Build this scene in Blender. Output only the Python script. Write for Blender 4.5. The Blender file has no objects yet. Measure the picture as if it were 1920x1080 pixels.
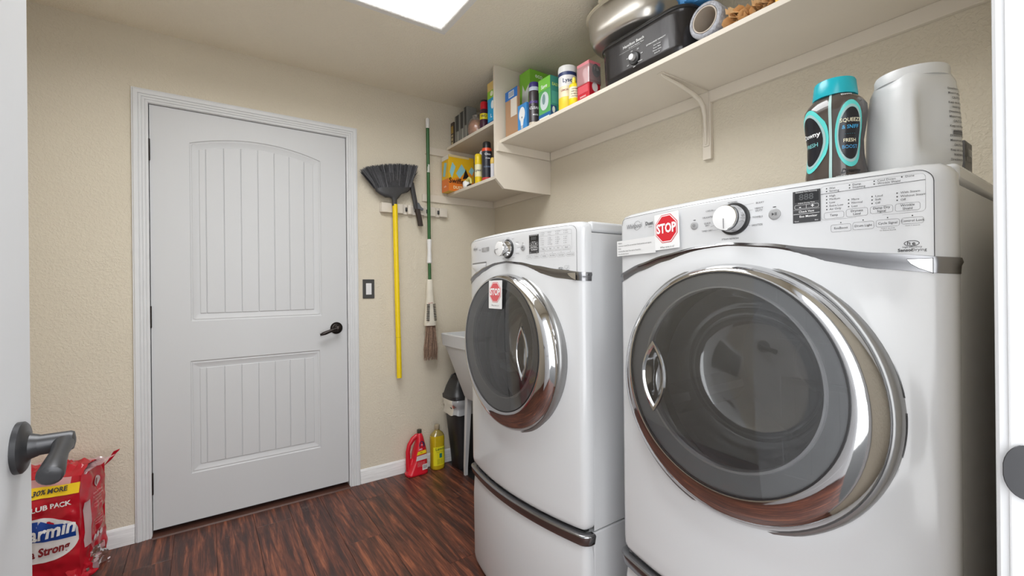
import bpy, math, random
from mathutils import Vector, Matrix, noise
random.seed(7)
S = bpy.context.scene
COL = S.collection
PI = math.pi
# ------------------------------------------------------------------ camera
YAW, ROLL, CAMH = 0.6072, 0.01044, 1.17096
D, R, H = 2.6925, 1.7244, 2.392          # far wall y, right wall x, ceiling z
XL, YN = -0.75, 0.09                      # left wall x, near wall room face y
cam = bpy.data.cameras.new('camera'); co = bpy.data.objects.new('camera', cam); COL.objects.link(co)
cam.sensor_width = 36; cam.lens = 832.16/1920*36; cam.shift_y = -4.79/1920; cam.clip_start = 0.01
fw = Vector((math.sin(YAW), math.cos(YAW), 0)); rt = Vector((math.cos(YAW), -math.sin(YAW), 0)); up = Vector((0, 0, 1))
r2 = rt*math.cos(ROLL)-up*math.sin(ROLL); u2 = up*math.cos(ROLL)+rt*math.sin(ROLL); bk = -fw
co.matrix_world = Matrix(((r2.x, u2.x, bk.x, 0), (r2.y, u2.y, bk.y, 0), (r2.z, u2.z, bk.z, CAMH), (0, 0, 0, 1)))
S.camera = co
# ------------------------------------------------------------------ world, lights, exposure
w = bpy.data.worlds.new('world'); S.world = w; w.use_nodes = True
w.node_tree.nodes['Background'].inputs[0].default_value = (0.965, 0.985, 1.0, 1)
w.node_tree.nodes['Background'].inputs[1].default_value = 3.3
S.view_settings.view_transform = 'Standard'; S.view_settings.look = 'None'
S.view_settings.exposure = 0.2; S.view_settings.gamma = 1; S.view_settings.use_curve_mapping = False
def area(name, loc, direction, sx, sy, power, color=(1, 1, 1)):
    l = bpy.data.lights.new(name, 'AREA'); l.shape = 'RECTANGLE'; l.size = sx; l.size_y = sy; l.energy = power; l.color = color
    o = bpy.data.objects.new(name, l); COL.objects.link(o); o.location = loc
    o.rotation_euler = Vector(direction).to_track_quat('-Z', 'Y').to_euler(); return o
WX0, WX1, WY0, WY1, WZ = -0.25, 0.937, 0.75, 1.918, 0.26      # ceiling light well
area('ceiling_light_well_lamp', ((WX0+WX1)/2, (WY0+WY1)/2, H+WZ-0.03), (0, 0, -1), 1.0, 1.0, 26, (0.965, 0.985, 1.0))
area('hall_fill', (0.25, -1.3, 2.25), (0.08, 1, -0.35), 0.8, 0.5, 10, (0.965, 0.985, 1.0))  # unseen area light in the hall, added to strengthen fill through the doorway

# ------------------------------------------------------------------ materials
def s2l(c):
    return tuple(((x/255)/12.92 if x/255 <= 0.04045 else ((x/255+0.055)/1.055)**2.4) for x in c)
_m = {}
def mat(name, rgb, rough=0.5, metal=0.0, var=0.03, vscale=30, bump=0.0, bscale=200, coat=0.0, stretch=(1, 1, 1), spec=0.5, randobj=0.0):
    """plain surface: colour with a little procedural mottling and relief; rgb is sRGB 0-255"""
    key = (name, tuple(rgb))
    if key in _m: return _m[key]
    m = bpy.data.materials.new(name); m.use_nodes = True; nt = m.node_tree; N = nt.nodes; L = nt.links
    b = N['Principled BSDF']; c = s2l(rgb)
    tc = N.new('ShaderNodeTexCoord'); mp = N.new('ShaderNodeMapping'); mp.inputs['Scale'].default_value = stretch
    L.new(tc.outputs['Object'], mp.inputs[0])
    n = N.new('ShaderNodeTexNoise'); n.inputs['Scale'].default_value = vscale; n.inputs['Detail'].default_value = 4
    L.new(mp.outputs[0], n.inputs['Vector'])
    r = N.new('ShaderNodeValToRGB'); r.color_ramp.elements[0].position = 0.3; r.color_ramp.elements[1].position = 0.7
    r.color_ramp.elements[0].color = tuple(x*(1-var) for x in c)+(1,); r.color_ramp.elements[1].color = tuple(min(1, x*(1+var)) for x in c)+(1,)
    L.new(n.outputs[0], r.inputs[0]); L.new(r.outputs[0], b.inputs['Base Color'])
    b.inputs['Roughness'].default_value = rough; b.inputs['Metallic'].default_value = metal
    b.inputs['Specular IOR Level'].default_value = spec
    if coat: b.inputs['Coat Weight'].default_value = coat; b.inputs['Coat Roughness'].default_value = 0.05
    if bump:
        n2 = N.new('ShaderNodeTexNoise'); n2.inputs['Scale'].default_value = bscale; n2.inputs['Detail'].default_value = 3
        L.new(mp.outputs[0], n2.inputs['Vector'])
        bp = N.new('ShaderNodeBump'); bp.inputs['Strength'].default_value = bump; bp.inputs['Distance'].default_value = 0.002
        L.new(n2.outputs[0], bp.inputs['Height']); L.new(bp.outputs[0], b.inputs['Normal'])
    _m[key] = m; return m
def cm(rgb, rough=0.45, metal=0, **k):
    return mat('print_%d_%d_%d' % tuple(rgb), rgb, rough, metal, var=0.0, **k)
def glassy(name, tint, rough=0.02, gl=0.12, diffuse=None, dmix=0.0):
    m = bpy.data.materials.new(name); m.use_nodes = True; nt = m.node_tree; N = nt.nodes; L = nt.links; N.clear()
    o = N.new('ShaderNodeOutputMaterial'); t = N.new('ShaderNodeBsdfTransparent'); t.inputs[0].default_value = s2l(tint)+(1,)
    g = N.new('ShaderNodeBsdfGlossy'); g.inputs['Roughness'].default_value = rough; g.inputs[0].default_value = (0.95, 0.95, 0.95, 1)
    fr = N.new('ShaderNodeFresnel'); fr.inputs[0].default_value = 1.5
    ad = N.new('ShaderNodeMath'); ad.operation = 'MULTIPLY_ADD'; ad.inputs[1].default_value = 1.0; ad.inputs[2].default_value = gl; ad.use_clamp = True
    L.new(fr.outputs[0], ad.inputs[0])
    mx = N.new('ShaderNodeMixShader'); L.new(ad.outputs[0], mx.inputs[0]); L.new(t.outputs[0], mx.inputs[1]); L.new(g.outputs[0], mx.inputs[2])
    last = mx
    if diffuse:
        d = N.new('ShaderNodeBsdfDiffuse'); d.inputs[0].default_value = s2l(diffuse)+(1,)
        m2 = N.new('ShaderNodeMixShader'); m2.inputs[0].default_value = dmix; L.new(t.outputs[0], m2.inputs[1]); L.new(d.outputs[0], m2.inputs[2])
        L.new(m2.outputs[0], mx.inputs[1])
    L.new(last.outputs[0], o.inputs[0]); return m
def wallmat(name, rgb, strength):
    m = mat(name, rgb, 0.75, var=0.012, vscale=3)
    N = m.node_tree.nodes; L = m.node_tree.links
    tc = N.new('ShaderNodeTexCoord')
    a = N.new('ShaderNodeTexNoise'); a.inputs['Scale'].default_value = 95; a.inputs['Detail'].default_value = 2; a.inputs['Distortion'].default_value = 0.6
    L.new(tc.outputs['Object'], a.inputs['Vector'])
    rr = N.new('ShaderNodeValToRGB'); rr.color_ramp.elements[0].position = 0.42; rr.color_ramp.elements[1].position = 0.62
    L.new(a.outputs[0], rr.inputs[0])
    bp = N.new('ShaderNodeBump'); bp.inputs['Strength'].default_value = strength; bp.inputs['Distance'].default_value = 0.0016
    L.new(rr.outputs[0], bp.inputs['Height']); L.new(bp.outputs[0], N['Principled BSDF'].inputs['Normal'])
    return m
M_wall = wallmat('beige_orange_peel_paint', (213, 204, 186), 0.55)
M_ceil = wallmat('beige_ceiling_paint', (244, 236, 218), 0.6)
M_well = wallmat('white_well_paint', (236, 234, 230), 0.45)
M_shelf = mat('beige_shelf_paint', (219, 210, 196), 0.5, var=0.015, vscale=8)
M_door = mat('white_door_paint', (200, 201, 203), 0.42, var=0.01, vscale=4, bump=0.05, bscale=400, stretch=(1, 1, .1))
M_trim = mat('white_trim_paint', (212, 213, 215), 0.4, var=0.02, vscale=12)
M_base = mat('worn_white_baseboard', (226, 226, 226), 0.5, var=0.10, vscale=26, stretch=(.4, 1, 6))
M_enam = mat('white_enamel', (207, 208, 210), 0.14, var=0.004, vscale=5, coat=0.3)
M_side = mat('white_side_enamel', (206, 207, 209), 0.3, var=0.004)
M_plast = mat('white_plastic', (228, 228, 228), 0.35, var=0.01)
M_rim = mat('grey_rim_plastic', (150, 150, 150), 0.25, 0.6, var=0.02)
M_chrome = mat('chrome', (205, 205, 206), 0.07, 1.0, var=0.03, vscale=6)
M_steel = mat('drum_steel', (215, 215, 216), 0.3, .35, var=0.06, vscale=15)
M_dark = mat('dark_seal', (38, 38, 39), 0.4)
M_blackp = mat('black_plastic', (34, 34, 36), 0.35, bump=.15, bscale=500)
M_bronze = mat('oil_rubbed_bronze', (48, 42, 40), 0.32, 0.7, var=0.25, vscale=60)
M_gun = mat('dark_satin_bronze', (66, 66, 68), 0.36, 0.55, var=0.05)
M_ink = cm((58, 58, 60), 0.6)
M_inkl = cm((98, 98, 100), 0.6)
M_white = cm((242, 242, 242), 0.5)
M_red = cm((196, 30, 44), 0.35)

def plankmat():
    m = bpy.data.materials.new('red_brown_laminate_plank'); m.use_nodes = True; nt = m.node_tree; N = nt.nodes; L = nt.links; b = N['Principled BSDF']
    tc = N.new('ShaderNodeTexCoord'); oi = N.new('ShaderNodeObjectInfo')
    sc = N.new('ShaderNodeVectorMath'); sc.operation = 'SCALE'; sc.inputs[0].default_value = (13, 29, 7)
    L.new(oi.outputs['Random'], sc.inputs['Scale'])
    ad = N.new('ShaderNodeVectorMath'); ad.operation = 'ADD'; L.new(tc.outputs['Object'], ad.inputs[0]); L.new(sc.outputs[0], ad.inputs[1])
    mp = N.new('ShaderNodeMapping'); mp.inputs['Scale'].default_value = (24, 1.7, 1); L.new(ad.outputs[0], mp.inputs[0])
    n1 = N.new('ShaderNodeTexNoise'); n1.inputs['Scale'].default_value = 1.6; n1.inputs['Detail'].default_value = 6; n1.inputs['Roughness'].default_value = .62; n1.inputs['Distortion'].default_value = .7
    L.new(mp.outputs[0], n1.inputs['Vector'])
    r = N.new('ShaderNodeValToRGB'); e = r.color_ramp.elements
    e[0].position = 0.30; e[0].color = s2l((54, 38, 38))+(1,); e[1].position = 0.68; e[1].color = s2l((160, 96, 68))+(1,)
    x = e.new(0.45); x.color = s2l((80, 48, 40))+(1,); x = e.new(0.56); x.color = s2l((114, 66, 50))+(1,)
    L.new(n1.outputs[0], r.inputs[0])
    mp2 = N.new('ShaderNodeMapping'); mp2.inputs['Scale'].default_value = (190, 9, 1); L.new(ad.outputs[0], mp2.inputs[0])
    n2 = N.new('ShaderNodeTexNoise'); n2.inputs['Scale'].default_value = 1.5; n2.inputs['Detail'].default_value = 3; L.new(mp2.outputs[0], n2.inputs['Vector'])
    r2_ = N.new('ShaderNodeValToRGB'); r2_.color_ramp.elements[0].position = .35; r2_.color_ramp.elements[1].position = .6
    r2_.color_ramp.elements[0].color = (.50, .47, .46, 1); r2_.color_ramp.elements[1].color = (1, 1, 1, 1)
    L.new(n2.outputs[0], r2_.inputs[0])
    mx = N.new('ShaderNodeMix'); mx.data_type = 'RGBA'; mx.blend_type = 'MULTIPLY'; mx.inputs['Factor'].default_value = .8
    L.new(r.outputs[0], mx.inputs['A']); L.new(r2_.outputs[0], mx.inputs['B'])
    # scuffs and dust
    n3 = N.new('ShaderNodeTexNoise'); n3.inputs['Scale'].default_value = 5.5; n3.inputs['Detail'].default_value = 9; n3.inputs['Roughness'].default_value = .72
    ge = N.new('ShaderNodeNewGeometry'); L.new(ge.outputs['Position'], n3.inputs['Vector'])
    r3 = N.new('ShaderNodeValToRGB'); r3.color_ramp.elements[0].position = .60; r3.color_ramp.elements[1].position = .74
    r3.color_ramp.elements[1].color = (.55, .55, .55, 1)
    L.new(n3.outputs[0], r3.inputs[0])
    m2 = N.new('ShaderNodeMix'); m2.data_type = 'RGBA'; L.new(r3.outputs[0], m2.inputs['Factor']); L.new(mx.outputs['Result'], m2.inputs['A']); m2.inputs['B'].default_value = s2l((128, 108, 100))+(1,)
    L.new(m2.outputs['Result'], b.inputs['Base Color']); b.inputs['Roughness'].default_value = .42
    bp = N.new('ShaderNodeBump'); bp.inputs['Strength'].default_value = .25; bp.inputs['Distance'].default_value = .001
    L.new(n2.outputs[0], bp.inputs['Height']); L.new(bp.outputs[0], b.inputs['Normal']); return m
M_plank = plankmat()

# ------------------------------------------------------------------ text
_t = {}
def text2d(s, size, bold=0.0, sx=1.0, align='CENTER', shear=0):
    k = (s, size, bold, sx, align, shear)
    if k in _t: return _t[k]
    cu = bpy.data.curves.new('t', 'FONT'); cu.body = s; cu.size = size; cu.align_x = align; cu.align_y = 'CENTER'; cu.resolution_u = 2
    cu.offset = bold*size; cu.shear = shear
    ob = bpy.data.objects.new('t', cu); me = ob.to_mesh()
    v = [(a.co.x*sx, a.co.y) for a in me.vertices]; f = [tuple(p.vertices) for p in me.polygons]
    ob.to_mesh_clear(); bpy.data.objects.remove(ob); bpy.data.curves.remove(cu)
    _t[k] = (v, f); return _t[k]

# ------------------------------------------------------------------ mesh builder
class MB:
    def __init__(s): s.v = []; s.f = []; s.mi = []; s.mats = []
    def add(s, vs, fs, m, M=None):
        o = len(s.v)
        if m not in s.mats: s.mats.append(m)
        i = s.mats.index(m)
        s.v += [tuple(M @ Vector(p)) if M else tuple(p) for p in vs]
        for f in fs: s.f.append([o+k for k in f]); s.mi.append(i)
        return s
    def box(s, x0, x1, y0, y1, z0, z1, m, M=None):
        v = [(x, y, z) for x in (x0, x1) for y in (y0, y1) for z in (z0, z1)]
        return s.add(v, [(0, 1, 3, 2), (4, 6, 7, 5), (0, 4, 5, 1), (2, 3, 7, 6), (0, 2, 6, 4), (1, 5, 7, 3)], m, M)
    def loft(s, rings, m, cap0=True, cap1=True, closed=True, M=None):
        n = len(rings[0]); vs = [p for r in rings for p in r]; fs = []
        for i in range(len(rings)-1):
            for j in range(n if closed else n-1):
                a, b = i*n+j, i*n+(j+1) % n; fs.append((a, b, b+n, a+n))
        if cap0: fs.append(tuple(range(n))[::-1])
        if cap1: fs.append(tuple(range((len(rings)-1)*n, len(rings)*n)))
        return s.add(vs, fs, m, M)
    def lathe(s, cx, cy, prof, m, n=32, sx=1, sy=1, M=None, caps=True):
        return s.loft([[(cx+r*sx*math.cos(2*PI*k/n), cy+r*sy*math.sin(2*PI*k/n), z) for k in range(n)] for r, z in prof], m, caps, caps, M=M)
    def tube(s, pts, rad, m, n=12, flat=None, caps=True):
        P = [Vector(p) for p in pts]; rings = []; prev = None
        for i, p in enumerate(P):
            t = ((P[min(i+1, len(P)-1)]-P[max(i-1, 0)])).normalized()
            ref = prev if prev else (Vector((0, 0, 1)) if abs(t.z) < .9 else Vector((1, 0, 0)))
            a = (ref-t*ref.dot(t)).normalized(); b = t.cross(a); prev = a
            r = rad[i] if isinstance(rad, (list, tuple)) else rad
            rings.append([tuple(p+a*r*math.cos(2*PI*k/n)*(flat or 1)+b*r*math.sin(2*PI*k/n)) for k in range(n)])
        return s.loft(rings, m, caps, caps)
    def prism(s, poly, fn, t0, t1, m):
        """poly of 2D points, fn(a,b,t)->xyz"""
        n = len(poly); v = [fn(a, b, t0) for a, b in poly]+[fn(a, b, t1) for a, b in poly]
        f = [tuple(range(n))[::-1], tuple(range(n, 2*n))]+[(i, (i+1) % n, n+(i+1) % n, n+i) for i in range(n)]
        return s.add(v, f, m)
    def grid(s, nu, nv, fn, m, close_u=False):
        v = [fn(i/(nu if close_u else nu), j/nv) for j in range(nv+1) for i in range(nu+(0 if close_u else 1))]
        W = nu if close_u else nu+1; f = []
        for j in range(nv):
            for i in range(nu):
                a = j*W+i; b = j*W+(i+1) % W; f.append((a, b, b+W, a+W))
        return s.add(v, f, m)
    def text(s, txt, size, fn, m, bold=0.0, sx=1.0, align='CENTER', shear=0):
        v, f = text2d(txt, size, bold, sx, align, shear)
        return s.add([fn(a, b) for a, b in v], f, m)
    def build(s, name, parent=None, smooth=35, bevel=0, seg=2, loc=None):
        me = bpy.data.meshes.new(name); me.from_pydata(s.v, [], s.f)
        for m in s.mats: me.materials.append(m)
        me.polygons.foreach_set('material_index', s.mi)
        if smooth:
            me.polygons.foreach_set('use_smooth', [True]*len(me.polygons)); me.set_sharp_from_angle(angle=math.radians(smooth))
        me.update()
        o = bpy.data.objects.new(name, me); COL.objects.link(o)
        if parent: o.parent = parent
        if loc: o.location = loc
        if bevel:
            b = o.modifiers.new('bevel', 'BEVEL'); b.width = bevel; b.segments = seg; b.limit_method = 'ANGLE'; b.angle_limit = math.radians(40); b.harden_normals = False
        return o
def fixn(o):
    import bmesh
    bm = bmesh.new(); bm.from_mesh(o.data); bmesh.ops.recalc_face_normals(bm, faces=bm.faces); bm.to_mesh(o.data); bm.free(); return o
def thing(name, label, cat, loc=(0, 0, 0), rz=0, group=None):
    o = bpy.data.objects.new(name, None); COL.objects.link(o); o.empty_display_size = .05
    o.location = loc; o.rotation_euler = (0, 0, rz); o['label'] = label; o['category'] = cat
    if group: o['group'] = group
    return o
def tag(o, label, cat, group=None):
    o['label'] = label; o['category'] = cat
    if group: o['group'] = group
    return o
def struct(o, label=None, cat=None):
    o['kind'] = 'structure'
    if label: o['label'] = label
    if cat: o['category'] = cat
    return o
def rrect(hx, hy, r, n=5):
    pts = []
    for cx, cy, a0 in ((hx-r, hy-r, 0), (-hx+r, hy-r, 90), (-hx+r, -hy+r, 180), (hx-r, -hy+r, 270)):
        for k in range(n+1):
            a = math.radians(a0+90*k/n); pts.append((cx+r*math.cos(a), cy+r*math.sin(a)))
    return pts

# ------------------------------------------------------------------ room shell
T = 0.12
struct(MB().box(XL-T, R+T, -1.9, D+T, -0.06, -0.004, M_dark).build('floor', smooth=0), 'dark red-brown wood-look plank floor of the laundry room', 'floor')
floor = bpy.data.objects['floor']
PW = 0.1613; x = -0.284-3*PW; k = 0
joint = {-3: 2.0, -2: 1.5, -1: 2.30, 0: 2.43, 1: 1.65, 2: 2.05, 3: 2.50, 4: 1.30, 5: 2.09, 6: 2.478, 7: 1.695, 8: 2.2, 9: 1.5, 10: 2.4, 11: 1.8, 12: 1.2}
for k in range(-3, 10):
    xa = max(-0.284+k*PW, XL); xb = min(-0.284+(k+1)*PW, R)
    if xb-xa < .01: continue
    ys = [D]; y = joint.get(k, 1.5)
    while y > -0.02: ys.append(y); y -= 1.21
    ys.append(-0.02)
    for a, b in zip(ys[:-1], ys[1:]):
        o = MB().box(xa+.0005, xb-.0005, b+.0005, a-.0005, -0.0035, 0.0+random.uniform(-.0003, .0), M_plank).build('plank', floor, smooth=0, bevel=.0008, seg=1)
def wall(name, boxes, m, label):
    mb = MB()
    for b in boxes: mb.box(*b, m)
    return struct(mb.build(name, smooth=0), label, 'wall')
DX0, DX1, DZ = -0.212, 0.697, 2.05
wall('wall_far', [(XL-T, DX0, D, D+T, 0, H), (DX1, R+T, D, D+T, 0, H), (DX0, DX1, D, D+T, DZ, H)], M_wall, 'beige textured far wall with the closed white door')
wall('wall_right', [(R, R+T, -0.02, D, 0, H)], M_wall, 'beige textured wall behind the shelf and machines')
wall('wall_left', [(XL-T, XL, -0.02, D, 0, H)], M_wall, 'beige wall behind the open door')
OX0, OX1 = -0.215, 0.722
wall('wall_near', [(XL-T, OX0-.02, YN-.11, YN, 0, H), (OX1+.02, R+T, YN-.11, YN, 0, H), (OX0-.02, OX1+.02, YN-.11, YN, 2.08, H)], M_wall, 'beige wall with the doorway the room is seen from')
cb = MB()
q_ = .03
for a in ((XL-T, WX0-q_, -.02, D+T), (WX1+q_, R+T, -.02, D+T), (WX0-q_, WX1+q_, -.02, WY0-q_), (WX0-q_, WX1+q_, WY1+q_, D+T)):
    cb.box(a[0], a[1], a[2], a[3], H, H+.05, M_ceil)
ceil = struct(cb.build('ceiling', smooth=0), 'beige textured ceiling with a square white light well', 'ceiling')
wl = MB()   # light well: four white walls with a soft rounded lower edge, and its lid
rb = .012
def wellring(z, g): return [(WX0-g, WY0-g, z), (WX1+g, WY0-g, z), (WX1+g, WY1+g, z), (WX0-g, WY1+g, z)]
prof = [(H-.0005, q_+.003)]+[(H-.001+rb*(1-math.cos(a)), rb*(1-math.sin(a))) for a in [i*PI/12 for i in range(7)]]+[(H+WZ, 0)]
wl.loft([wellring(z, g) for z, g in prof], M_well, False, False)
wl.add(wellring(H+WZ, 0), [(0, 1, 2, 3)], M_well)
struct(wl.build('trim_3', ceil, smooth=30), 'white light well in the ceiling')

# casings -----------------------------------------------------------
def casing(mb, xl, xr, zt, prof, ypl, sgn, m):
    """prof (w,d): w outwards from the opening, d out of the wall; sgn -1 faces -y"""
    rings = []
    for pos in range(4):
        ring = []
        for w_, d_ in prof:
            if pos == 0: p = (xl-w_, ypl+sgn*d_, 0.0)
            elif pos == 1: p = (xl-w_, ypl+sgn*d_, zt+w_)
            elif pos == 2: p = (xr+w_, ypl+sgn*d_, zt+w_)
            else: p = (xr+w_, ypl+sgn*d_, 0.0)
            ring.append(p)
        rings.append(ring)
    mb.loft(rings, m)
fl = [(0, 0), (0, .008), (.004, .010), (.010, .010), (.012, .0075), (.015, .0105), (.022, .0115), (.024, .009), (.027, .012), (.034, .013), (.036, .0105), (.039, .0135), (.050, .0155), (.054, .0155), (.057, .0125), (.0605, .0125), (.0605, 0)]
tb = MB(); casing(tb, DX0+.004, DX1-.004, 2.049, fl, D, -1, M_trim)
tr1 = struct(fixn(tb.build('trim_1', smooth=25)), 'white fluted casing around the closed door', 'door trim')
jb = MB()   # jamb inside the far opening
jb.box(DX0, DX0+.004, D-.001, D+.1, 0, DZ, M_trim).box(DX1-.004, DX1, D-.001, D+.1, 0, DZ, M_trim).box(DX0, DX1, D-.001, D+.1, DZ-.003, DZ, M_trim)
jb.box(DX0, DX1, D+.045, D+.1, 0, DZ, M_dark)
jb.build('door_jamb', tr1, smooth=0)
M_sill = mat('brown_threshold', (82, 52, 42), .4, var=.15, vscale=20)
sb = MB(); sb.loft([[(xx, y, z) for y, z in ((D-.028, 0), (D-.024, .006), (D-.014, .009), (D-.004, .007), (D+.045, .010), (D+.045, 0))] for xx in (DX0+.003, DX1-.003)], M_sill)
sb.build('threshold', tr1, smooth=30)
# baseboards
def baseb(name, x0, x1, label):
    mb = MB(); pr = [(0, 0), (-.012, 0), (-.012, .062), (-.009, .070), (-.009, .074), (-.004, .082), (0, .084)]
    mb.loft([[(xx, D+a, b) for a, b in pr] for xx in (x0, x1)], M_base); return struct(fixn(mb.build(name, smooth=30)), label, 'baseboard')
baseb('baseboard_far', DX1+.0585, R, 'worn white baseboard right of the door')
baseb('baseboard_far_left', XL, DX0-.0585, 'worn white baseboard left of the door')

# ------------------------------------------------------------------ panel doors
def shape_hit(cx, cz, ang, inside):
    a, b = 0.0, 3.0; dx, dz = math.cos(ang), math.sin(ang)
    for _ in range(40):
        m_ = (a+b)/2
        if inside(cx+dx*m_, cz+dz*m_): a = m_
        else: b = m_
    return (cx+dx*a, cz+dz*a)
def panel_region(mb, X0, X1, Z0, Z1, x0, x1, z0, zs, za, pos, m):
    """flat door face around one moulded panel; pos(x,z,depth)"""
    cx, cz = (x0+x1)/2, (z0+zs)/2; hw = (x1-x0)/2
    def ins(d):
        def f(x, z):
            if x < x0+d or x > x1-d or z < z0+d: return False
            return z < (zs-d)+(za-zs)*(1-((x-cx)/hw)**2)
        return f
    def outer(x, z): return X0 < x < X1 and Z0 < z < Z1
    angs = sorted(set([2*PI*k/120 for k in range(120)] + [math.atan2(z-cz, x-cx) % (2*PI) for x in (X0, X1) for z in (Z0, Z1)]
        + [math.atan2(z-cz, x-cx) % (2*PI) for d in (0, .038) for x in (x0+d, x1-d) for z in (z0+d, zs-d)]))
    lv = [(None, 0), (0, 0), (.003, .0035), (.007, .0045), (.011, .003), (.034, .0100), (.038, .0100)]
    rings = []
    for d, dep in lv:
        rings.append([pos(*shape_hit(cx, cz, a, outer if d is None else ins(d)), dep) for a in angs])
    mb.loft(rings, m, False, False)
    mb.loft([rings[-1]], m, False, True) if False else mb.add(rings[-1], [tuple(range(len(angs)))], m)
def panel_door(name, W, Hd, label, slabm, handle_z, flip=False):
    """local: x across 0..W (hinge at 0), y depth (face at y=0 looks to -y), z up from the door's foot"""
    root = thing(name, label, 'door'); root['kind'] = 'structure'
    k = W/.895
    mb = MB(); pos = lambda x, z, d: (x, d, z)
    up_ = (.152*k, .757*k, 0.98, 1.860, 1.912); lo_ = (.148*k, .745*k, .232, .785, .785)
    panel_region(mb, 0, W, .88, Hd, up_[0], up_[1], up_[2], up_[3], up_[4], pos, slabm)
    panel_region(mb, 0, W, 0, .88, lo_[0], lo_[1], lo_[2], lo_[3], lo_[4], pos, slabm)
    T_ = .035
    mb.add([(0, 0, 0), (W, 0, 0), (W, T_, 0), (0, T_, 0), (0, 0, Hd), (W, 0, Hd), (W, T_, Hd), (0, T_, Hd)],
           [(0, 3, 2, 1), (4, 5, 6, 7), (0, 4, 7, 3), (1, 2, 6, 5), (3, 7, 6, 2)], slabm)
    mb.build('slab', root, smooth=20)
    gx = [g*k for g in (.19, .218, .294, .369, .446, .523, .596, .671, .719)]
    for (x0, x1, z0, zs, za) in (up_, lo_):
        cx = (x0+x1)/2; hw = (x1-x0)/2; bz = z0+.038
        g = gx if za > zs else [v-.005 for v in gx]
        for a, b in zip(g[:-1], g[1:]):
            def top(x): return (zs-.0395)+(za-zs)*(1-((x-cx)/hw)**2)
            n = 5; poly = [(a+.0012, bz), (b-.0012, bz)]+[(b-.0012+(a-b+.0024)*i/n, top(b-.0012+(a-b+.0024)*i/n)) for i in range(n+1)]
            MB().prism(poly, lambda p, q, t: (p, t, q), .0060, .0105, slabm).build('panel_slat', root, smooth=0, bevel=.0015, seg=1)
    return root
d1 = panel_door('door_1', .895, 2.015, 'closed white two-panel arched door in the far wall', M_door, .96)
d1.location = (-.205, D+.004, .03)
for hz in (1.80, 1.01, .222):
    hb = MB(); hb.lathe(-.003, -.006, [(.0045, hz-.052), (.0062, hz-.050), (.0062, hz+.050), (.0045, hz+.052)], M_bronze, 12)
    hb.box(-.006, -.0005, -.004, .002, hz-.048, hz+.048, M_bronze); hb.build('hinge', d1)
def lever_ornate(par):
    hb = MB(); f = Matrix.Translation((.835, -.0005, .905)) @ Matrix.Rotation(PI/2, 4, 'X')
    hb.lathe(0, 0, [(.034, 0), (.034, .004), (.031, .007), (.029, .005), (.026, .009), (.021, .010), (.019, .014), (.013, .018), (.012, .040), (.014, .043), (.013, .050), (.006, .054)], M_bronze, 36, M=f)
    o = hb.build('door_handle', par)
    lb = MB(); px_ = [(.835, -.045, .905), (.815, -.046, .901), (.79, -.047, .893), (.765, -.047, .884), (.748, -.047, .879), (.742, -.047, .877), (.738, -.047, .876)]
    lb.tube(px_, [.008, .0085, .0095, .0105, .0085, .006, .0085], M_bronze, 14); lb.build('lever', o)
lever_ornate(d1)
MB().lathe(0, 0, [(.003, .88), (.008, .895), (.008, .925), (.003, .94)], M_bronze, 10, sx=.5).build('latch_plate', d1, loc=(.902, -.006, 0))

d2 = panel_door('door_2', .83, 2.015, 'open white panelled door at the left edge of the view', M_door, .93)
# hinge near the camera at y=.095, face looks to +x : local x -> +y, local -y -> +x
d2.rotation_euler = (0, 0, PI/2); d2.location = (-.207, .095, .03)
def lever_plain(par, yc, zc):
    hb = MB(); f = Matrix.Translation((yc, 0, zc)) @ Matrix.Rotation(PI/2, 4, 'X')
    hb.lathe(0, 0, [(.034, -.0005), (.034, .006), (.031, .0085), (.022, .0095), (.017, .013), (.0145, .020), (.0135, .022), (.0135, .052), (.012, .055), (.004, .057)], M_gun, 40, M=f)
    o = hb.build('door_handle', par)
    lb = MB(); P = [(yc+.004, -.044, zc), (yc-.012, -.046, zc-.002), (yc-.035, -.047, zc-.006), (yc-.06, -.0475, zc-.012), (yc-.080, -.048, zc-.018), (yc-.0855, -.048, zc-.0195)]
    lb.tube(P, [.0115, .0115, .0095, .0115, .0135, .0128], M_gun, 20)
    lb.tube([(yc-.0855, -.048, zc-.0195), (yc-.0875, -.048, zc-.0200), (yc-.0885, -.048, zc-.0202), (yc-.0875, -.048, zc-.0200)], [.0128, .0105, .008, .007], M_gun, 20)
    lb.build('lever', o)
lever_plain(d2, .772, .93)
MB().box(.8295, .8315, .006, .029, .90, .955, M_gun).box(.831, .842, .012, .023, .918, .938, M_steel).build('latch_plate', d2, smooth=0, bevel=.001)
# near doorway jamb + casing
jn = MB()
for x0, x1 in ((OX0-.02, OX0), (OX1, OX1+.02)):
    jn.box(x0, x1, YN-.11, YN-.0, 0, 2.08, M_trim)
jn.box(OX0, OX1, YN-.11, YN, 2.06, 2.08, M_trim)
jn.box(OX1-.011, OX1, YN-.085, YN-.043, 0, 2.06, M_trim)
tr2 = struct(jn.build('trim_2', smooth=0, bevel=.002), 'white door jamb and casing at the right edge of the view', 'door trim')
tb = MB(); casing(tb, OX0-.004, OX1+.004, 2.065, [(0, 0), (0, .007), (.003, .010), (.008, .011), (.014, .0115), (.017, .009), (.024, .013), (.036, .015), (.052, .016), (.058, .012), (.058, 0)], YN, 1, M_trim)
fixn(tb.build('casing', tr2, smooth=25))
st = MB(); lip = []
for k in range(25):
    a = 2*PI*k/24
pts = [(YN-.012+.016*math.cos(a), .965+.029*math.sin(a)) for a in [2*PI*k/28 for k in range(28)]]
st.prism([(min(a, YN+.0035), b) for a, b in pts], lambda a, b, t: (OX1-.0022-t-(max(0, a-YN+.008))*.3, a, b), 0, .0022, M_gun)
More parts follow.
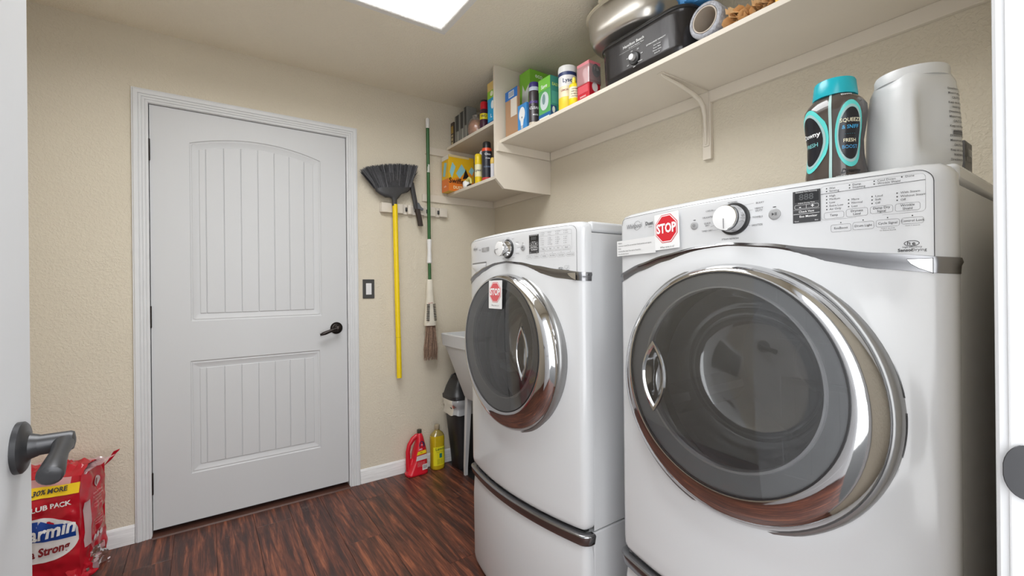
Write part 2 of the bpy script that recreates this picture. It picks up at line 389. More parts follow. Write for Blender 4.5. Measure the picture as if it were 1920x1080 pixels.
st.box(OX1-.0015, OX1, YN-.042, YN-.012, .937, .993, M_gun)
fixn(st.build('strike_plate', tr2, smooth=40, bevel=.0008))

# ------------------------------------------------------------------ shelving
SZ = 1.978
def board(name, par, b, m=M_shelf, bev=.0015):
    return MB().box(*b, m).build(name, par, smooth=0, bevel=bev)
sh = thing('wall_shelf', 'long beige painted wall shelf running over the two machines', 'shelf', (1.356, 2.06, 1.96))
def rel(par, b): l = par.location; return (b[0]-l.x, b[1]-l.x, b[2]-l.y, b[3]-l.y, b[4]-l.z, b[5]-l.z)
board('shelf_board', sh, rel(sh, (1.356, R-.0005, YN+.001, 2.0595, 1.96, SZ)))
board('cleat', sh, rel(sh, (R-.018, R-.0005, YN+.001, 2.0415, 1.9125, 1.9598)))
board('cleat', sh, rel(sh, (1.335, R-.0185, 2.042, 2.0595, 1.9125, 1.9598)))
# bracket
bk_ = thing('shelf_bracket', 'beige metal bracket holding up the long shelf', 'bracket', (R-.0185, 1.04, 1.9))
bb = MB(); bx_, by_, bz_ = bk_.location
bb.box(0, .018, -.018, .018, 1.682-bz_, 1.958-bz_, M_shelf)
bb.build('backing_block', bk_, smooth=0, bevel=.0015)
bb = MB()
bb.box(-.004, 0, -.012, .012, 1.735-bz_, 1.955-bz_, M_shelf)
bb.box(-.30, -.004, -.012, .012, 1.9555-bz_, 1.9595-bz_, M_shelf)
bb.tube([(-.004, 0, 1.742-bz_), (-.009, 0, 1.80-bz_), (-.014, 0, 1.86-bz_), (-.024, 0, 1.895-bz_), (-.05, 0, 1.918-bz_), (-.10, 0, 1.931-bz_), (-.18, 0, 1.943-bz_), (-.27, 0, 1.951-bz_), (-.295, 0, 1.954-bz_)], [.004, .007, .008, .010, .010, .009, .0075, .006, .003], M_shelf, 10)
bb.build('arm', bk_, smooth=40)
cs = thing('corner_shelf', 'beige two-tier corner shelf unit with a chamfered side panel', 'shelf', (1.34, 2.08, 1.77))
l = cs.location
poly = [(1.330, H-.0005), (1.330, 1.765), (1.385, 1.713), (R-.0005, 1.713), (R-.0005, H-.0005)]
fixn(MB().prism(poly, lambda a, b, t: (a-l.x, t-l.y, b-l.z), 2.06, 2.078, M_shelf).build('side_panel', cs, smooth=0, bevel=.001))
poly = [(1.345, D-.0005), (1.345, 2.0785), (R-.0005, 2.0785), (R-.0005, D-.0005)]
fixn(MB().prism(poly, lambda a, b, t: (a-l.x, b-l.y, t-l.z), 1.769, 1.787, M_shelf).build('shelf_board', cs, smooth=0, bevel=.001))
fixn(MB().prism(poly, lambda a, b, t: (a-l.x, b-l.y, t-l.z), 2.08, 2.098, M_shelf).build('shelf_board', cs, smooth=0, bevel=.001))
for z0, z1, xa in ((1.722, 1.7688, 1.165), (2.032, 2.0798, 1.19)):
    board('cleat', cs, rel(cs, (xa, R-.019, D-.013, D-.0005, z0, z1)))
    board('cleat', cs, rel(cs, (R-.018, R-.0005, 2.0785, D-.0135, z0, z1)))

# ------------------------------------------------------------------ washer / dryer
HW = .343; BUL = .045; ZC = .938; ZB, ZT = .425, 1.365
def Pf(u): return BUL*(1-min(1.0, (u/HW)**2))
def pos(u, p, z): return (-p, -u, z)
def interp(xs, ys, x):
    if x <= xs[0]: return ys[0]
    for i in range(1, len(xs)):
        if x <= xs[i]:
            t = (x-xs[i-1])/(xs[i]-xs[i-1]); t = t*t*(3-2*t)*.4+t*.6
            return ys[i-1]+(ys[i]-ys[i-1])*t
    return ys[-1]
def sdrr(u, z, d, r0=.03):
    hx, hz = HW-d, (ZT-ZB)/2-d; r = max(r0-d, .006); qx, qz = abs(u)-hx+r, abs(z-(ZT+ZB)/2)-hz+r
    return math.hypot(max(qx, 0), max(qz, 0))+min(max(qx, qz), 0)-r
def surf(off): return lambda a, b: pos(a, Pf(a)+off, b)
def onface(u0, z0, off, ang=0):
    c, s = math.cos(ang), math.sin(ang)
    return lambda a, b: pos(u0+a*c-b*s, Pf(u0+a*c-b*s)+off, z0+a*s+b*c)
def quad_on(mb, u0, u1, z0, z1, off, m, n=6):
    mb.grid(n, 1, lambda a, b: pos(u0+(u1-u0)*a, Pf(u0+(u1-u0)*a)+off, z0+(z1-z0)*b), m)
def line_on(mb, pts, wd, off, m):
    vs = []; n = len(pts)
    for i, (a, b) in enumerate(pts):
        p0, p1 = pts[max(i-1, 0)], pts[min(i+1, n-1)]; dx, dz = p1[0]-p0[0], p1[1]-p0[1]; L_ = math.hypot(dx, dz) or 1
        nx, nz = -dz/L_*wd/2, dx/L_*wd/2
        vs += [pos(a+nx, Pf(a)+off, b+nz), pos(a-nx, Pf(a)+off, b-nz)]
    mb.add(vs, [(2*i, 2*i+1, 2*i+3, 2*i+2) for i in range(n-1)], m)
def seg(p, q, n=8): return [(p[0]+(q[0]-p[0])*i/n, p[1]+(q[1]-p[1])*i/n) for i in range(n+1)]
def rbox_on(mb, u0, u1, z0, z1, off, m, wd=.0006, r=.003):
    pts = [(a+(u0+u1)/2, b+(z0+z1)/2) for a, b in rrect((u1-u0)/2, (z1-z0)/2, r, 3)]; pts.append(pts[0]); line_on(mb, pts, wd, off, m)
def disc_on(mb, u, z, r, off, m, n=20):
    mb.add([pos(u+r*math.cos(2*PI*k/n), Pf(u)+off, z+r*math.sin(2*PI*k/n)) for k in range(n)], [tuple(range(n))], m)
M_glass = glassy('smoked_door_glass', (222, 223, 224), .015, .05, (130, 131, 132), .07)
M_bowl = glassy('clear_glass_bowl', (240, 240, 241), .03, .20, (190, 190, 191), .06)
M_grey = mat('grey_inner_ring', (168, 169, 170), .35, .0)
M_glint = mat('painted_rim_highlight', (214, 214, 215), .08, .2)  # pale tone standing for the bright arcs on the bowl rim
M_wstrip = mat('brushed_silver_strip', (140, 140, 142), .2, .95, var=.05, vscale=10)
SU = [-.343, -.25, -.17, -.08, 0, .08, .16, .25, .343]
ST = [1.200, 1.226, 1.243, 1.2555, 1.259, 1.251, 1.236, 1.221, 1.209]
SB = [1.174, 1.205, 1.225, 1.240, 1.2425, 1.231, 1.212, 1.192, 1.181]
def outline():
    out = []; r = .022
    for i in range(41): out.append((-HW+r+(2*HW-2*r)*i/40, None))
    pts = []
    for i in range(9):
        a = PI/2*i/8; pts.append((-HW+r-r*math.sin(PI/2-a), -r+r*math.cos(PI/2-a), -math.cos(a), math.sin(a)))
    for u, _ in out[1:-1]: pts.append((u, 0, 0, 1))
    for i in range(9):
        a = PI/2*i/8; pts.append((HW-r+r*math.sin(a), -r+r*math.cos(a), math.sin(a), math.cos(a)))
    pts = [(-HW, -.031, -1, 0)]+pts+[(HW, -.031, 1, 0)]
    return pts
OUTL = outline()
def opos(k, off, z):
    u, dp, nu, np_ = OUTL[k]; return pos(u+nu*off, (Pf(u) if abs(u) < HW else 0)+dp+np_*off, z)
def machine(kind, Fc, yc):
    dry = kind == 'dryer'
    root = thing('clothes_dryer' if dry else 'washing_machine',
        'white front-loading dryer with a stop card on its control panel, in the foreground' if dry else 'white front-loading washer with a stop card on its door glass, beside the sink',
        'dryer' if dry else 'washing machine', (Fc, yc, 0))
    # front shell
    mb = MB(); n = 144
    angs = sorted(set([round(2*PI*k/n, 6) for k in range(n)] + [round(math.atan2(z-ZC, u) % (2*PI), 6) for u in (-HW, HW) for z in (ZB, ZT)]))
    def hit(a, d):
        lo, hi = 0, 1.2; c, s = math.cos(a), math.sin(a)
        for _ in range(30):
            m_ = (lo+hi)/2
            if sdrr(c*m_, ZC+s*m_, d) < 0: lo = m_
            else: hi = m_
        return lo
    R0 = .262; rings = []; er = .022
    h0 = [hit(a, er) for a in angs]
    for t in (0, .12, .25, .4, .55, .7, .85, 1):
        ring = []
        for a, hh in zip(angs, h0):
            r = R0+(max(hh, R0+.01)-R0)*t; u, z = r*math.cos(a), ZC+r*math.sin(a)
            lipz = .008*math.exp(-((r-.285)/.028)**2)
            ring.append(pos(u, Pf(u)+lipz*(1-t), z))
        rings.append(ring)
    for d in (.016, .010, .005, .002, .0):
        ring = []
        for a in angs:
            r = hit(a, d); u, z = r*math.cos(a), ZC+r*math.sin(a); q = er-d
            ring.append(pos(u, Pf(u)-(er-math.sqrt(max(er*er-q*q, 0))), z))
        rings.append(ring)
    rings.append([pos(hit(a, 0)*math.cos(a), -.034, ZC+hit(a, 0)*math.sin(a)) for a in angs])
    mb.loft(rings, M_enam, False, False)
    fixn(mb.build('front_panel', root, smooth=40))
    # cabinet
    mb = MB(); mb.box(.0345, .735, -HW+.003, HW-.003, .422, 1.330, M_side); 
    c = mb.build('cabinet', root, smooth=0, bevel=.004)
    # hollow mouth is hidden by the drum; top lid
    tb_ = MB(); tb_.box(.0345, .745, -HW+.001, HW-.001, 1.3315, ZT-.001, M_enam); tb_.build('top_panel', root, smooth=30, bevel=.009, seg=4)
    # chrome wave strip
    def path(nn=48):
        out = []
        for i in range(nn+1):
            u = -HW+.004+(2*HW-.008)*i/nn; out.append(u)
        return out
    mb = MB(); rings = []
    for k in range(len(OUTL)):
        u = OUTL[k][0]; zt, zb = interp(SU, ST, u), interp(SU, SB, u); mid = (zt+zb)/2
        rings.append([opos(k, -.002, zt), opos(k, .0025, zt-.001), opos(k, .0045, zt-(zt-zb)*.3), opos(k, .002, mid), opos(k, .0012, zb+.001), opos(k, -.002, zb)])
    mb.loft(rings, M_wstrip, True, True); st_ = fixn(mb.build('chrome_wave_strip', root, smooth=50))
    mb = MB()
    mb.add([pos(.289, Pf(.289)+.0052, 1.2075), pos(.3195, Pf(.3195)+.0052, 1.2075), pos(.3195, Pf(.3195)+.0048, 1.184), pos(.303, Pf(.303)+.0048, 1.192), pos(.293, Pf(.293)+.005, 1.200)], [(0, 1, 2, 3, 4)], M_chrome)
    line_on(mb, [(.3195, 1.2075), (.289, 1.2075), (.293, 1.200), (.303, 1.192), (.3195, 1.184)], .0009, .0056, M_ink)
    line_on(mb, [(.3195, 1.2085), (.3195, 1.183)], .001, .0056, M_ink)
    mb.build('strip_end_mark', st_, smooth=0)
    # panel outline
    mb = MB(); zt_ = ZT-.013; ul, ur = -.322, .3205
    pts = seg((-.325, 1.335), (-.325, 1.337), 1)+[(-.322, 1.347), (-.314, zt_)]+seg((-.305, zt_), (.300, zt_), 30)+[(ur-.02+.02*math.sin(a), zt_-.02+.02*math.cos(a)) for a in [i*PI/16 for i in range(1, 9)]]+seg((ur, zt_-.03), (ur, 1.211), 6)
    line_on(mb, pts, .0011, .0014, M_ink)
    tx = lambda s, u, z, size, m=M_ink, bold=0., sx=1., al='CENTER', sh=0: mb.text(s, size, onface(u, z, .0014), m, bold, sx, al, sh)
    dot = lambda u, z, r=.0014: disc_on(mb, u, z, r, .0014, M_ink, 10)
    dot_ = dot
    if dry:
        tx('Whirlpool', -.276, 1.327, .0175, M_inkl, .0, .85, sh=.25)
        line_on(mb, [(-.262+.010*math.cos(a)*1.3-.004*math.sin(a), 1.327+.011*math.sin(a)+.004*math.cos(a)) for a in [i*2*PI/20 for i in range(19)]], .0007, .0014, M_inkl)
        tx('Duet', -.217, 1.327, .013, M_ink, .02); tx('steam', -.213, 1.318, .0055, M_inkl)
        line_on(mb, seg((-.232, 1.335), (-.232, 1.316), 2), .0004, .0014, M_inkl)
        for s, u, z in (('NORMAL', .013, 1.3425), ('BULKY', .068, 1.3335), ('HEAVY', .066, 1.3225), ('DUTY', .066, 1.3175), ('TOWELS', .063, 1.305), ('SANITIZE', .062, 1.289), ('STEAM REFRESH', .006, 1.2655), ('CASUAL', -.040, 1.332), ('DELICATES', -.045, 1.318), ('QUICK', -.046, 1.305), ('DRY', -.046, 1.300), ('TIMED DRY', -.047, 1.288)):
            tx(s, u, z, .0052, M_ink)
        for a, b in (((.030, 1.332), (.056, 1.334)), ((.040, 1.320), (.054, 1.321)), ((.044, 1.306), (.050, 1.3055)), ((.036, 1.290), (.049, 1.2895)), ((-.02, 1.331), (-.031, 1.332)), ((-.022, 1.300), (-.038, 1.2965)), ((-.02, 1.288), (-.033, 1.288))):
            line_on(mb, seg(a, b, 2), .0004, .0014, M_inkl)
        # status box
        rbox_on(mb, .172, .311, 1.2845, 1.3465, .0014, M_inkl, .0003, .006)
        line_on(mb, seg((.172, 1.3325), (.311, 1.3355), 8), .0007, .0014, M_ink)
        for s, u, z in (('Wet', .181, 1.3415), ('Sensing', .181, 1.3365), ('Damp', .2145, 1.3425), ('Steaming', .2145, 1.3375), ('Cool Down', .248, 1.3435), ('Wrinkle Shield', .248, 1.3385), ('Done', .283, 1.3445),
            ('High', .181, 1.3275), ('Medium', .181, 1.3215), ('Low', .181, 1.3155), ('Extra Low', .181, 1.3095), ('Air Only', .181, 1.3035),
            ('More', .213, 1.3165), ('Normal', .213, 1.3105), ('Less', .213, 1.3045), ('Loud', .245, 1.3175), ('Soft', .245, 1.3115), ('Off', .245, 1.3055),
            ('With Steam', .277, 1.3185), ('Without Steam', .277, 1.3125), ('Off', .277, 1.3065)):
            dot_(u, z, .0011); tx(s, u+.004, z, .0049, M_ink, .0, 1.0, 'LEFT')
        for u0, u1, z0, z1, s in ((.177, .206, 1.2865, 1.298, 'Temp'), (.2095, .239, 1.2865, 1.300, 'Dryness|Level'), (.2425, .2715, 1.288, 1.300, 'Damp Dry|Signal'), (.2745, .3045, 1.288, 1.3005, 'Wrinkle|Shield'),
            (.187, .216, 1.2615, 1.2745, 'EcoBoost'), (.2185, .247, 1.2625, 1.2755, 'Drum Light'), (.250, .2795, 1.264, 1.276, 'Cycle Signal'), (.282, .3085, 1.266, 1.276, 'Control Lock')):
            rbox_on(mb, u0, u1, z0, z1, .0014, M_inkl, .0004); L_ = s.split('|')
            for i, q in enumerate(L_): tx(q, (u0+u1)/2, (z0+z1)/2+(.0028 if len(L_) > 1 and i == 0 else (-.0028 if len(L_) > 1 else 0)), .0054, M_ink, .005, .95)
            if z0 < 1.28: dot_((u0+u1)/2, z1+.003, .001)
        tx('Hold 3 seconds', .265, 1.2612, .0028, M_inkl); tx('for Button Sounds', .265, 1.2580, .0028, M_inkl); tx('Hold 3 seconds', .2955, 1.2630, .0028, M_inkl)
        HPU, HPZ = .294, 1.2335
        tx('high efficiency', .2945, 1.2275, .0042, M_ink); tx('Sensor', .2865, 1.2225, .0068, M_ink, .03); tx('Drying', .3025, 1.2225, .0068, M_ink)
        DSP = (.127, .1715, 1.284, 1.344); LCD = (.1305, .169, 1.323, 1.340)
        kn = (.014, 1.307)
        btn = ((-.079, 1.304, .0085), (.0945, 1.3065, .0105))
    else:
        tx('Whirlpool', -.265, 1.320, .0165, M_inkl, 0, .75, sh=.25)
        line_on(mb, [(-.262+.013*math.cos(a), 1.320+.010*math.sin(a)) for a in [i*2*PI/20 for i in range(19)]], .0006, .0014, M_inkl)
        tx('Duet', -.212, 1.313, .009, M_inkl)
        for a in range(12):
            s = ('NORMAL', 'BULKY', 'HEAVY', 'WHITES', 'SANITIZE', 'CLEAN', 'RINSE', 'QUICK', 'COLD', 'COLORS', 'DELICATE', 'WOOL')[a]; an = PI/2-a*PI/6
            tx(s, .012+.062*math.cos(an), 1.300+.038*math.sin(an), .0045, M_inkl)
        rbox_on(mb, .172, .303, 1.279, 1.3415, .0014, M_inkl, .0004, .006); line_on(mb, seg((.172, 1.328), (.302, 1.3275), 6), .0004, .0014, M_inkl)
        for i, (s, t_) in enumerate((('Sensing', 'Wash'), ('Rinse', 'Spin'), ('Wrinkle', 'Done'), ('Steam', 'Locked'))):
            u = .182+.031*i; dot_(u, 1.3385, .001); tx(s, u+.004, 1.3385, .004, M_inkl, 0, 1, 'LEFT'); dot_(u, 1.3325, .001); tx(t_, u+.004, 1.3325, .004, M_inkl, 0, 1, 'LEFT')
            for j, q in enumerate((('Hot', 'Warm', 'Cool', 'Cold'), ('High', 'Medium', 'Low', 'No Spin'), ('Heavy', 'Normal', 'Light', 'Off'), ('Loud', 'Soft', 'Low', 'Off'))[i]):
                dot_(u, 1.3205-.0065*j, .001); tx(q, u+.004, 1.3205-.0065*j, .004, M_inkl, 0, 1, 'LEFT')
            rbox_on(mb, u-.005, u+.023, 1.282, 1.2925, .0014, M_inkl, .0004); tx(('Temp', 'Spin', 'Soil', 'Signal')[i], u+.009, 1.2872, .005, M_ink)
        for i, s in enumerate(('Pre Soak', 'EcoBoost', 'FanFresh', 'Extra Rinse', 'Cycle Signal', 'Control Lock')):
            u = .128+.034*i; rbox_on(mb, u-.0145, u+.0145, 1.259, 1.2695, .0014, M_inkl, .0004); tx(s, u, 1.2643, .0045, M_ink); dot_(u, 1.2735, .001)
        HPU, HPZ = .262, 1.2215
        rbox_on(mb, .277, .293, 1.212, 1.230, .0014, M_inkl, .0004, .001); quad_on(mb, .278, .292, 1.213, 1.217, .0014, M_inkl); line_on(mb, [(.280, 1.222), (.284, 1.219), (.290, 1.227)], .001, .0014, M_inkl)
        DSP = (.127, .172, 1.276, 1.337); LCD = (.1305, .169, 1.316, 1.333)
        kn = (.010, 1.300)
        btn = ((-.073, 1.299, .009), (.095, 1.2995, .0105))
    line_on(mb, [(HPU+.009*math.cos(a), HPZ+.0042*math.sin(a)) for a in [i*2*PI/20 for i in range(21)]], .0009, .0014, M_ink)
    tx('h', HPU-.0035, HPZ+.0003, .009, M_ink, .02); tx('e', HPU+.0025, HPZ-.0003, .009, M_ink, .02)
    mb.build('panel_lettering', root, smooth=0)
    # display
    mb = MB(); M_disp = cm((62, 62, 64), .3); M_lcd = cm((34, 35, 37), .15); M_seg = cm((78, 80, 82), .4)
    quad_on(mb, *DSP, .0012, M_disp); quad_on(mb, *LCD, .0016, M_lcd)
    uc = (DSP[0]+DSP[1])/2; z0 = DSP[2]
    f_ = lambda s, u, z, size, m=M_white, b=0: mb.text(s, size, onface(u, z, .002), m, b)
    f_('888', uc, (LCD[2]+LCD[3])/2, .016, M_seg, .02); f_('Estimated Time Remaining', uc, LCD[3]+.0018, .0032); f_('Adjust Drying Time' if dry else 'Adjust Time', uc, LCD[2]-.0022, .0034)
    rbox_on(mb, uc-.019, uc+.0195, z0+.0265, z0+.0335, .002, M_white, .0004, .002); f_('-', uc-.010, z0+.030, .011, M_white, .02); f_('+', uc+.010, z0+.030, .010, M_white, .02); line_on(mb, seg((uc, z0+.027), (uc, z0+.033), 1), .0005, .002, M_white)
    line_on(mb, seg((uc-.021, z0+.0245), (uc+.021, z0+.0245), 4), .0003, .002, M_white)
    f_('Check Vent' if dry else 'Clean Washer', uc, z0+.0205, .0052, M_white, .01); line_on(mb, seg((uc-.021, z0+.0165), (uc+.021, z0+.0165), 4), .0006, .002, M_white)
    f_('Eco Monitor', uc+.003, z0+.0115, .0056, M_white, .01); f_('Good', uc-.016, z0+.003, .003); f_('Best', uc+.016, z0+.003, .003)
    mb.add([pos(uc-.018+a, Pf(uc)+.0025, z0+.0115+b) for a, b in ((-.003, -.002), (0, -.0015), (.002, .002), (.0015, .0035), (-.002, .0015))], [(0, 1, 2, 3, 4)], M_white)
    mb.build('display', root, smooth=0)
    # buttons
    for u, z, r in btn:
        mb = MB(); M_btn = cm((160, 160, 161), .35)
        A = Matrix.Translation(Vector(pos(u, Pf(u), z))) @ Matrix.Rotation(-PI/2, 4, 'Y')
        mb.lathe(0, 0, [(r+.0006, -.002), (r+.0006, .0012), (r, .0020), (r*.8, .0026), (.0005, .0028)], M_btn, 28, M=A)
        if r > .0095:
            g = lambda a, b: pos(u+a, Pf(u)+.0032, z+b)
            mb.add([g(-.004, -.003), g(-.004, .003), g(.0005, 0)], [(0, 1, 2)], M_ink)
            for q in (.002, .0042): mb.add([g(q-.0004, -.003), g(q+.0006, -.003), g(q+.0006, .003), g(q-.0004, .003)], [(0, 1, 2, 3)], M_ink)
        else:
            pts = [(math.cos(a)*.003, math.sin(a)*.003) for a in [PI/2+.6+i*(2*PI-1.2)/14 for i in range(15)]]
            vs = [pos(u+a*s, Pf(u)+.0032, z+b*s) for a, b in pts for s in (1, .8)]; mb.add(vs, [(2*i, 2*i+1, 2*i+3, 2*i+2) for i in range(14)], M_ink)
            mb.add([pos(u+a, Pf(u)+.0032, z+b) for a, b in ((-.0003, .0005), (.0003, .0005), (.0003, .004), (-.0003, .004))], [(0, 1, 2, 3)], M_ink)
        fixn(mb.build('button', root, smooth=40)); 
        mb = MB(); mb.add([pos(u+a, Pf(u)+.0007, z+r+b) for a, b in ((-.003, .003), (.003, .003), (.003, .0045), (-.003, .0045))], [(0, 1, 2, 3)], M_ink); mb.build('indicator', root, smooth=0)
    # knob
    A = Matrix.Translation(Vector(pos(kn[0], Pf(kn[0]), kn[1]))) @ Matrix.Rotation(-PI/2, 4, 'Y')
    mb = MB(); mb.lathe(0, 0, [(.034, -.003), (.034, .003), (.032, .005), (.029, .005)], M_dark, 48, M=A)
    kb = mb.build('control_knob', root, smooth=40)
    mb = MB(); mb.lathe(0, 0, [(.0285, .003), (.0285, .010), (.0255, .014), (.0250, .032), (.0262, .034), (.0262, .0365), (.025, .038)], M_chrome, 48, M=A); mb.build('knob_ring', kb, smooth=40)
    mb = MB(); mb.lathe(0, 0, [(.0252, .036), (.0250, .0385), (.018, .0395), (.0005, .040)], M_plast, 48, M=A)
    ang = -PI/2+.02 if dry else PI+.15
    c_, s_2 = math.cos(ang), math.sin(ang); bp_ = Pf(kn[0])+.0412
    mb.add([pos(kn[0]+c_*r-s_2*t, bp_, kn[1]+s_2*r+c_*t) for r, t in ((.002, -.0008), (.023, -.0008), (.023, .0008), (.002, .0008))], [(0, 1, 2, 3)], M_inkl)
    mb.build('knob_face', kb, smooth=40)
    # ---- door
    DZO = .026
    def ringp(r, p, dz=0, n=96, sx=1.0): return [pos(r*sx*math.cos(2*PI*k/n), p, ZC+dz+r*math.sin(2*PI*k/n)) for k in range(n)]
    mb = MB()
    mb.loft([ringp(r, p, dz) for r, p, dz in ((.262, -.02, 0), (.286, -.004, 0), (.2875, .010, 0), (.2870, .034, 0), (.2845, .043, 0), (.280, .0475, 0), (.2765, .048, 0), (.2755, .046, 0), (.262, .040, 0))], M_rim, False, False)
    door = fixn(mb.build('door', root, smooth=40))
    mb = MB()
    prof_ = [(0, .0465), (.03, .0505), (.10, .058), (.22, .067), (.38, .0745), (.58, .080), (.78, .0835), (.92, .0850), (1, .0845)]
    mb.loft([ringp(.2755+(.2315-.2755)*t, p, DZO*t) for t, p in prof_]+[ringp(.231, .076, DZO)], M_chrome, False, False)
    fixn(mb.build('chrome_bezel', door, smooth=50))
    mb = MB(); mb.loft([ringp(.2318, .083, DZO), ringp(.2318, .0862, DZO), ringp(.2290, .0868, DZO), ringp(.2285, .083, DZO)], M_dark, False, False); mb.build('glass_seal', door, smooth=30)
    mb = MB(); mb.loft([ringp(.229, .084, DZO), ringp(.2285, .0862, DZO), ringp(.20, .0885, DZO), ringp(.12, .0925, DZO), ringp(.05, .094, DZO), ringp(.001, .0945, DZO)], M_glass, False, True)
    mb.build('glass_pane', door, smooth=60)
    mb = MB(); mb.loft([ringp(.230, .080, DZO), ringp(.196, .074, DZO+.006), ringp(.190, .068, DZO+.008), ringp(.188, .060, DZO+.008)], M_grey, False, False); mb.build('inner_ring', door, smooth=40)
    mb = MB(); mb.loft([ringp(.188, .060, DZO+.008), ringp(.184, .045, DZO+.008), ringp(.176, .0, DZO+.004), ringp(.166, -.05, DZO), ringp(.150, -.075, DZO-.004), ringp(.12, -.088, DZO-.008), ringp(.06, -.092, DZO-.01), ringp(.001, -.093, DZO-.01)], M_bowl, False, True)
    mb.build('glass_bowl', door, smooth=60)
    mb = MB(); mb.loft([ringp(.1955, .0735, DZO+.007), ringp(.1935, .0775, DZO+.007), ringp(.1895, .0775, DZO+.008), ringp(.1875, .070, DZO+.008)], M_glint, False, False); mb.build('bowl_rim_highlight', door, smooth=60)  # added pale ring that paints the highlight along the bowl rim
    # pull: lens shaped cup behind the glass edge
    pu, pz_, ph, pwid = (-.160, .952, .084, .032) if dry else (.150, .951, .088, .029)
    mb = MB(); lens = []
    for i in range(33):
        t = -1+2*i/16 if i <= 16 else 1-2*(i-16)/16
        sg = -1 if i <= 16 else 1
        lens.append((sg*pwid*(1-t*t), t*ph))
    lens = lens[:-1]
    for sc, dp, mm in ((1.0, .0925, M_chrome),):
        rr_ = [[pos(pu+a*s, p, pz_+b*s) for a, b in lens] for s, p in ((1.0, .087), (1.0, .0935), (.90, .0942), (.86, .0925), (.6, .078), (.3, .066), (.05, .063))]
        mb.loft(rr_, M_chrome, False, True)
    fixn(mb.build('door_pull', door, smooth=50))
    if dry:
        mb = MB()
        for a0, a1 in ((23, 8), (3, -12), (-16, -33)):
            nn = 10; vs = []
            for i in range(nn+1):
                a = math.radians(a0+(a1-a0)*i/nn)
                for p in (.008, .022): vs.append(pos(.2882*math.cos(a), p, ZC+.2882*math.sin(a)))
            mb.add(vs, [(2*i, 2*i+1, 2*i+3, 2*i+2) for i in range(nn)], M_dark)
        mb.build('vent_slots', door, smooth=0)
    # drum
    mb = MB(); mb.loft([ringp(.262, -.02), ringp(.235, -.035), ringp(.232, -.06), ringp(.245, -.065)], mat('grey_gasket', (120, 120, 121), .5), False, False)
    mb.build('gasket', root, smooth=40)
    mb = MB(); mb.loft([ringp(.245, -.034), ringp(.27, -.06), ringp(.275, -.45), ringp(.25, -.49), ringp(.10, -.50), ringp(.085, -.48), ringp(.001, -.478)], M_steel, False, True)
    drum = mb.build('drum', root, smooth=40)
    for k in range(3):
        a = math.radians((200, 320, 75)[k]); mb = MB(); rings = []
        for p in (-.08, -.12, -.40, -.44):
            hh = .0 if p in (-.08, -.44) else .055; rr2 = []
            for da, rr3 in ((-.16, .272), (-.05, .272-hh), (.05, .272-hh), (.16, .272)):
                rr2.append(pos(rr3*math.cos(a+da), p, ZC+rr3*math.sin(a+da)))
            rings.append(rr2)
        mb.loft(rings, M_steel, True, True); mb.build('drum_fin', drum, smooth=30)
    # cut the cabinet open: replace by shell without its front face
    me = c.data; import bmesh
    bm = bmesh.new(); bm.from_mesh(me); bm.faces.ensure_lookup_table()
    for f in list(bm.faces):
        if abs(f.calc_center_median().x-.0345) < 1e-4: bm.faces.remove(f)
    bm.to_mesh(me); bm.free()
    # ---- pedestal
    mb = MB(); mb.box(.0345, .735, -HW+.003, HW-.003, .0, .418, M_side); mb.build('pedestal', root, smooth=0, bevel=.004)
    mb = MB(); rings = []
    def outl(z, inset, dp):
        out = []
        for i in range(49):
            u = -HW+inset+(2*HW-2*inset)*i/48; e = max(0, abs(u)-(HW-.022)); out.append(pos(u, Pf(u)-(.022-math.sqrt(max(.022**2-e*e, 0)))+dp, z))
        return out
    def strip(z, inset, dp): return [opos(k, dp, z) for k in range(len(OUTL))]
    mb.loft([strip(z, i_, d_) for z, i_, d_ in ((.018, .010, -.016), (.022, .003, -.008), (.05, .001, -.002), (.30, .001, -.001), (.355, .001, -.004), (.385, .001, -.008), (.405, .001, -.010))], M_enam, False, False, closed=False)
    dr = fixn(mb.build('drawer', root, smooth=40))
    mb = MB(); mb.loft([strip(z, .0, d_) for z, d_ in ((.421, -.012), (.4205, .004), (.417, .0085), (.414, .009), (.389, .0035), (.386, .001), (.386, -.012))], M_wstrip, False, False, closed=False)
    fixn(mb.build('drawer_handle_strip', dr, smooth=50))
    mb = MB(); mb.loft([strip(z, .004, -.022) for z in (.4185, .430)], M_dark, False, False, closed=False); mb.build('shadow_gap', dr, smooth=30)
    if not dry:
        # dispenser drawer outline, grey strip painting its shaded slit, scoop and little screen print
        mb = MB(); line_on(mb, seg((-.3, 1.292), (-.318, 1.282), 3)+seg((-.322, 1.27), (-.326, 1.232), 4), .0006, .0006, M_inkl)
        quad_on(mb, -.303, -.150, 1.2585, 1.264, .0008, cm((120, 120, 120), .5)); mb.build('dispenser_drawer', root, smooth=0)
        mb = MB(); mb.grid(12, 5, lambda a, b: pos(-.300+.148*a, Pf(-.300+.148*a)+.0006+.006*b*(1-b), 1.2585-.036*b*(1-.55*abs(2*a-1)**2)), M_enam); mb.build('drawer_scoop', root, smooth=60)
        mb = MB(); quad_on(mb, -.192, -.126, 1.3025, 1.3185, .0008, cm((150, 150, 151), .4))
        for i in range(4): mb.text('Load 2 HE detergent', .0035, onface(-.159, 1.3155-.0036*i, .0012), M_white)
        mb.build('dispenser_legend', root, smooth=0)
    return root
dryer = machine('dryer', .97, .518)
washer = machine('washer', .93, 1.306)

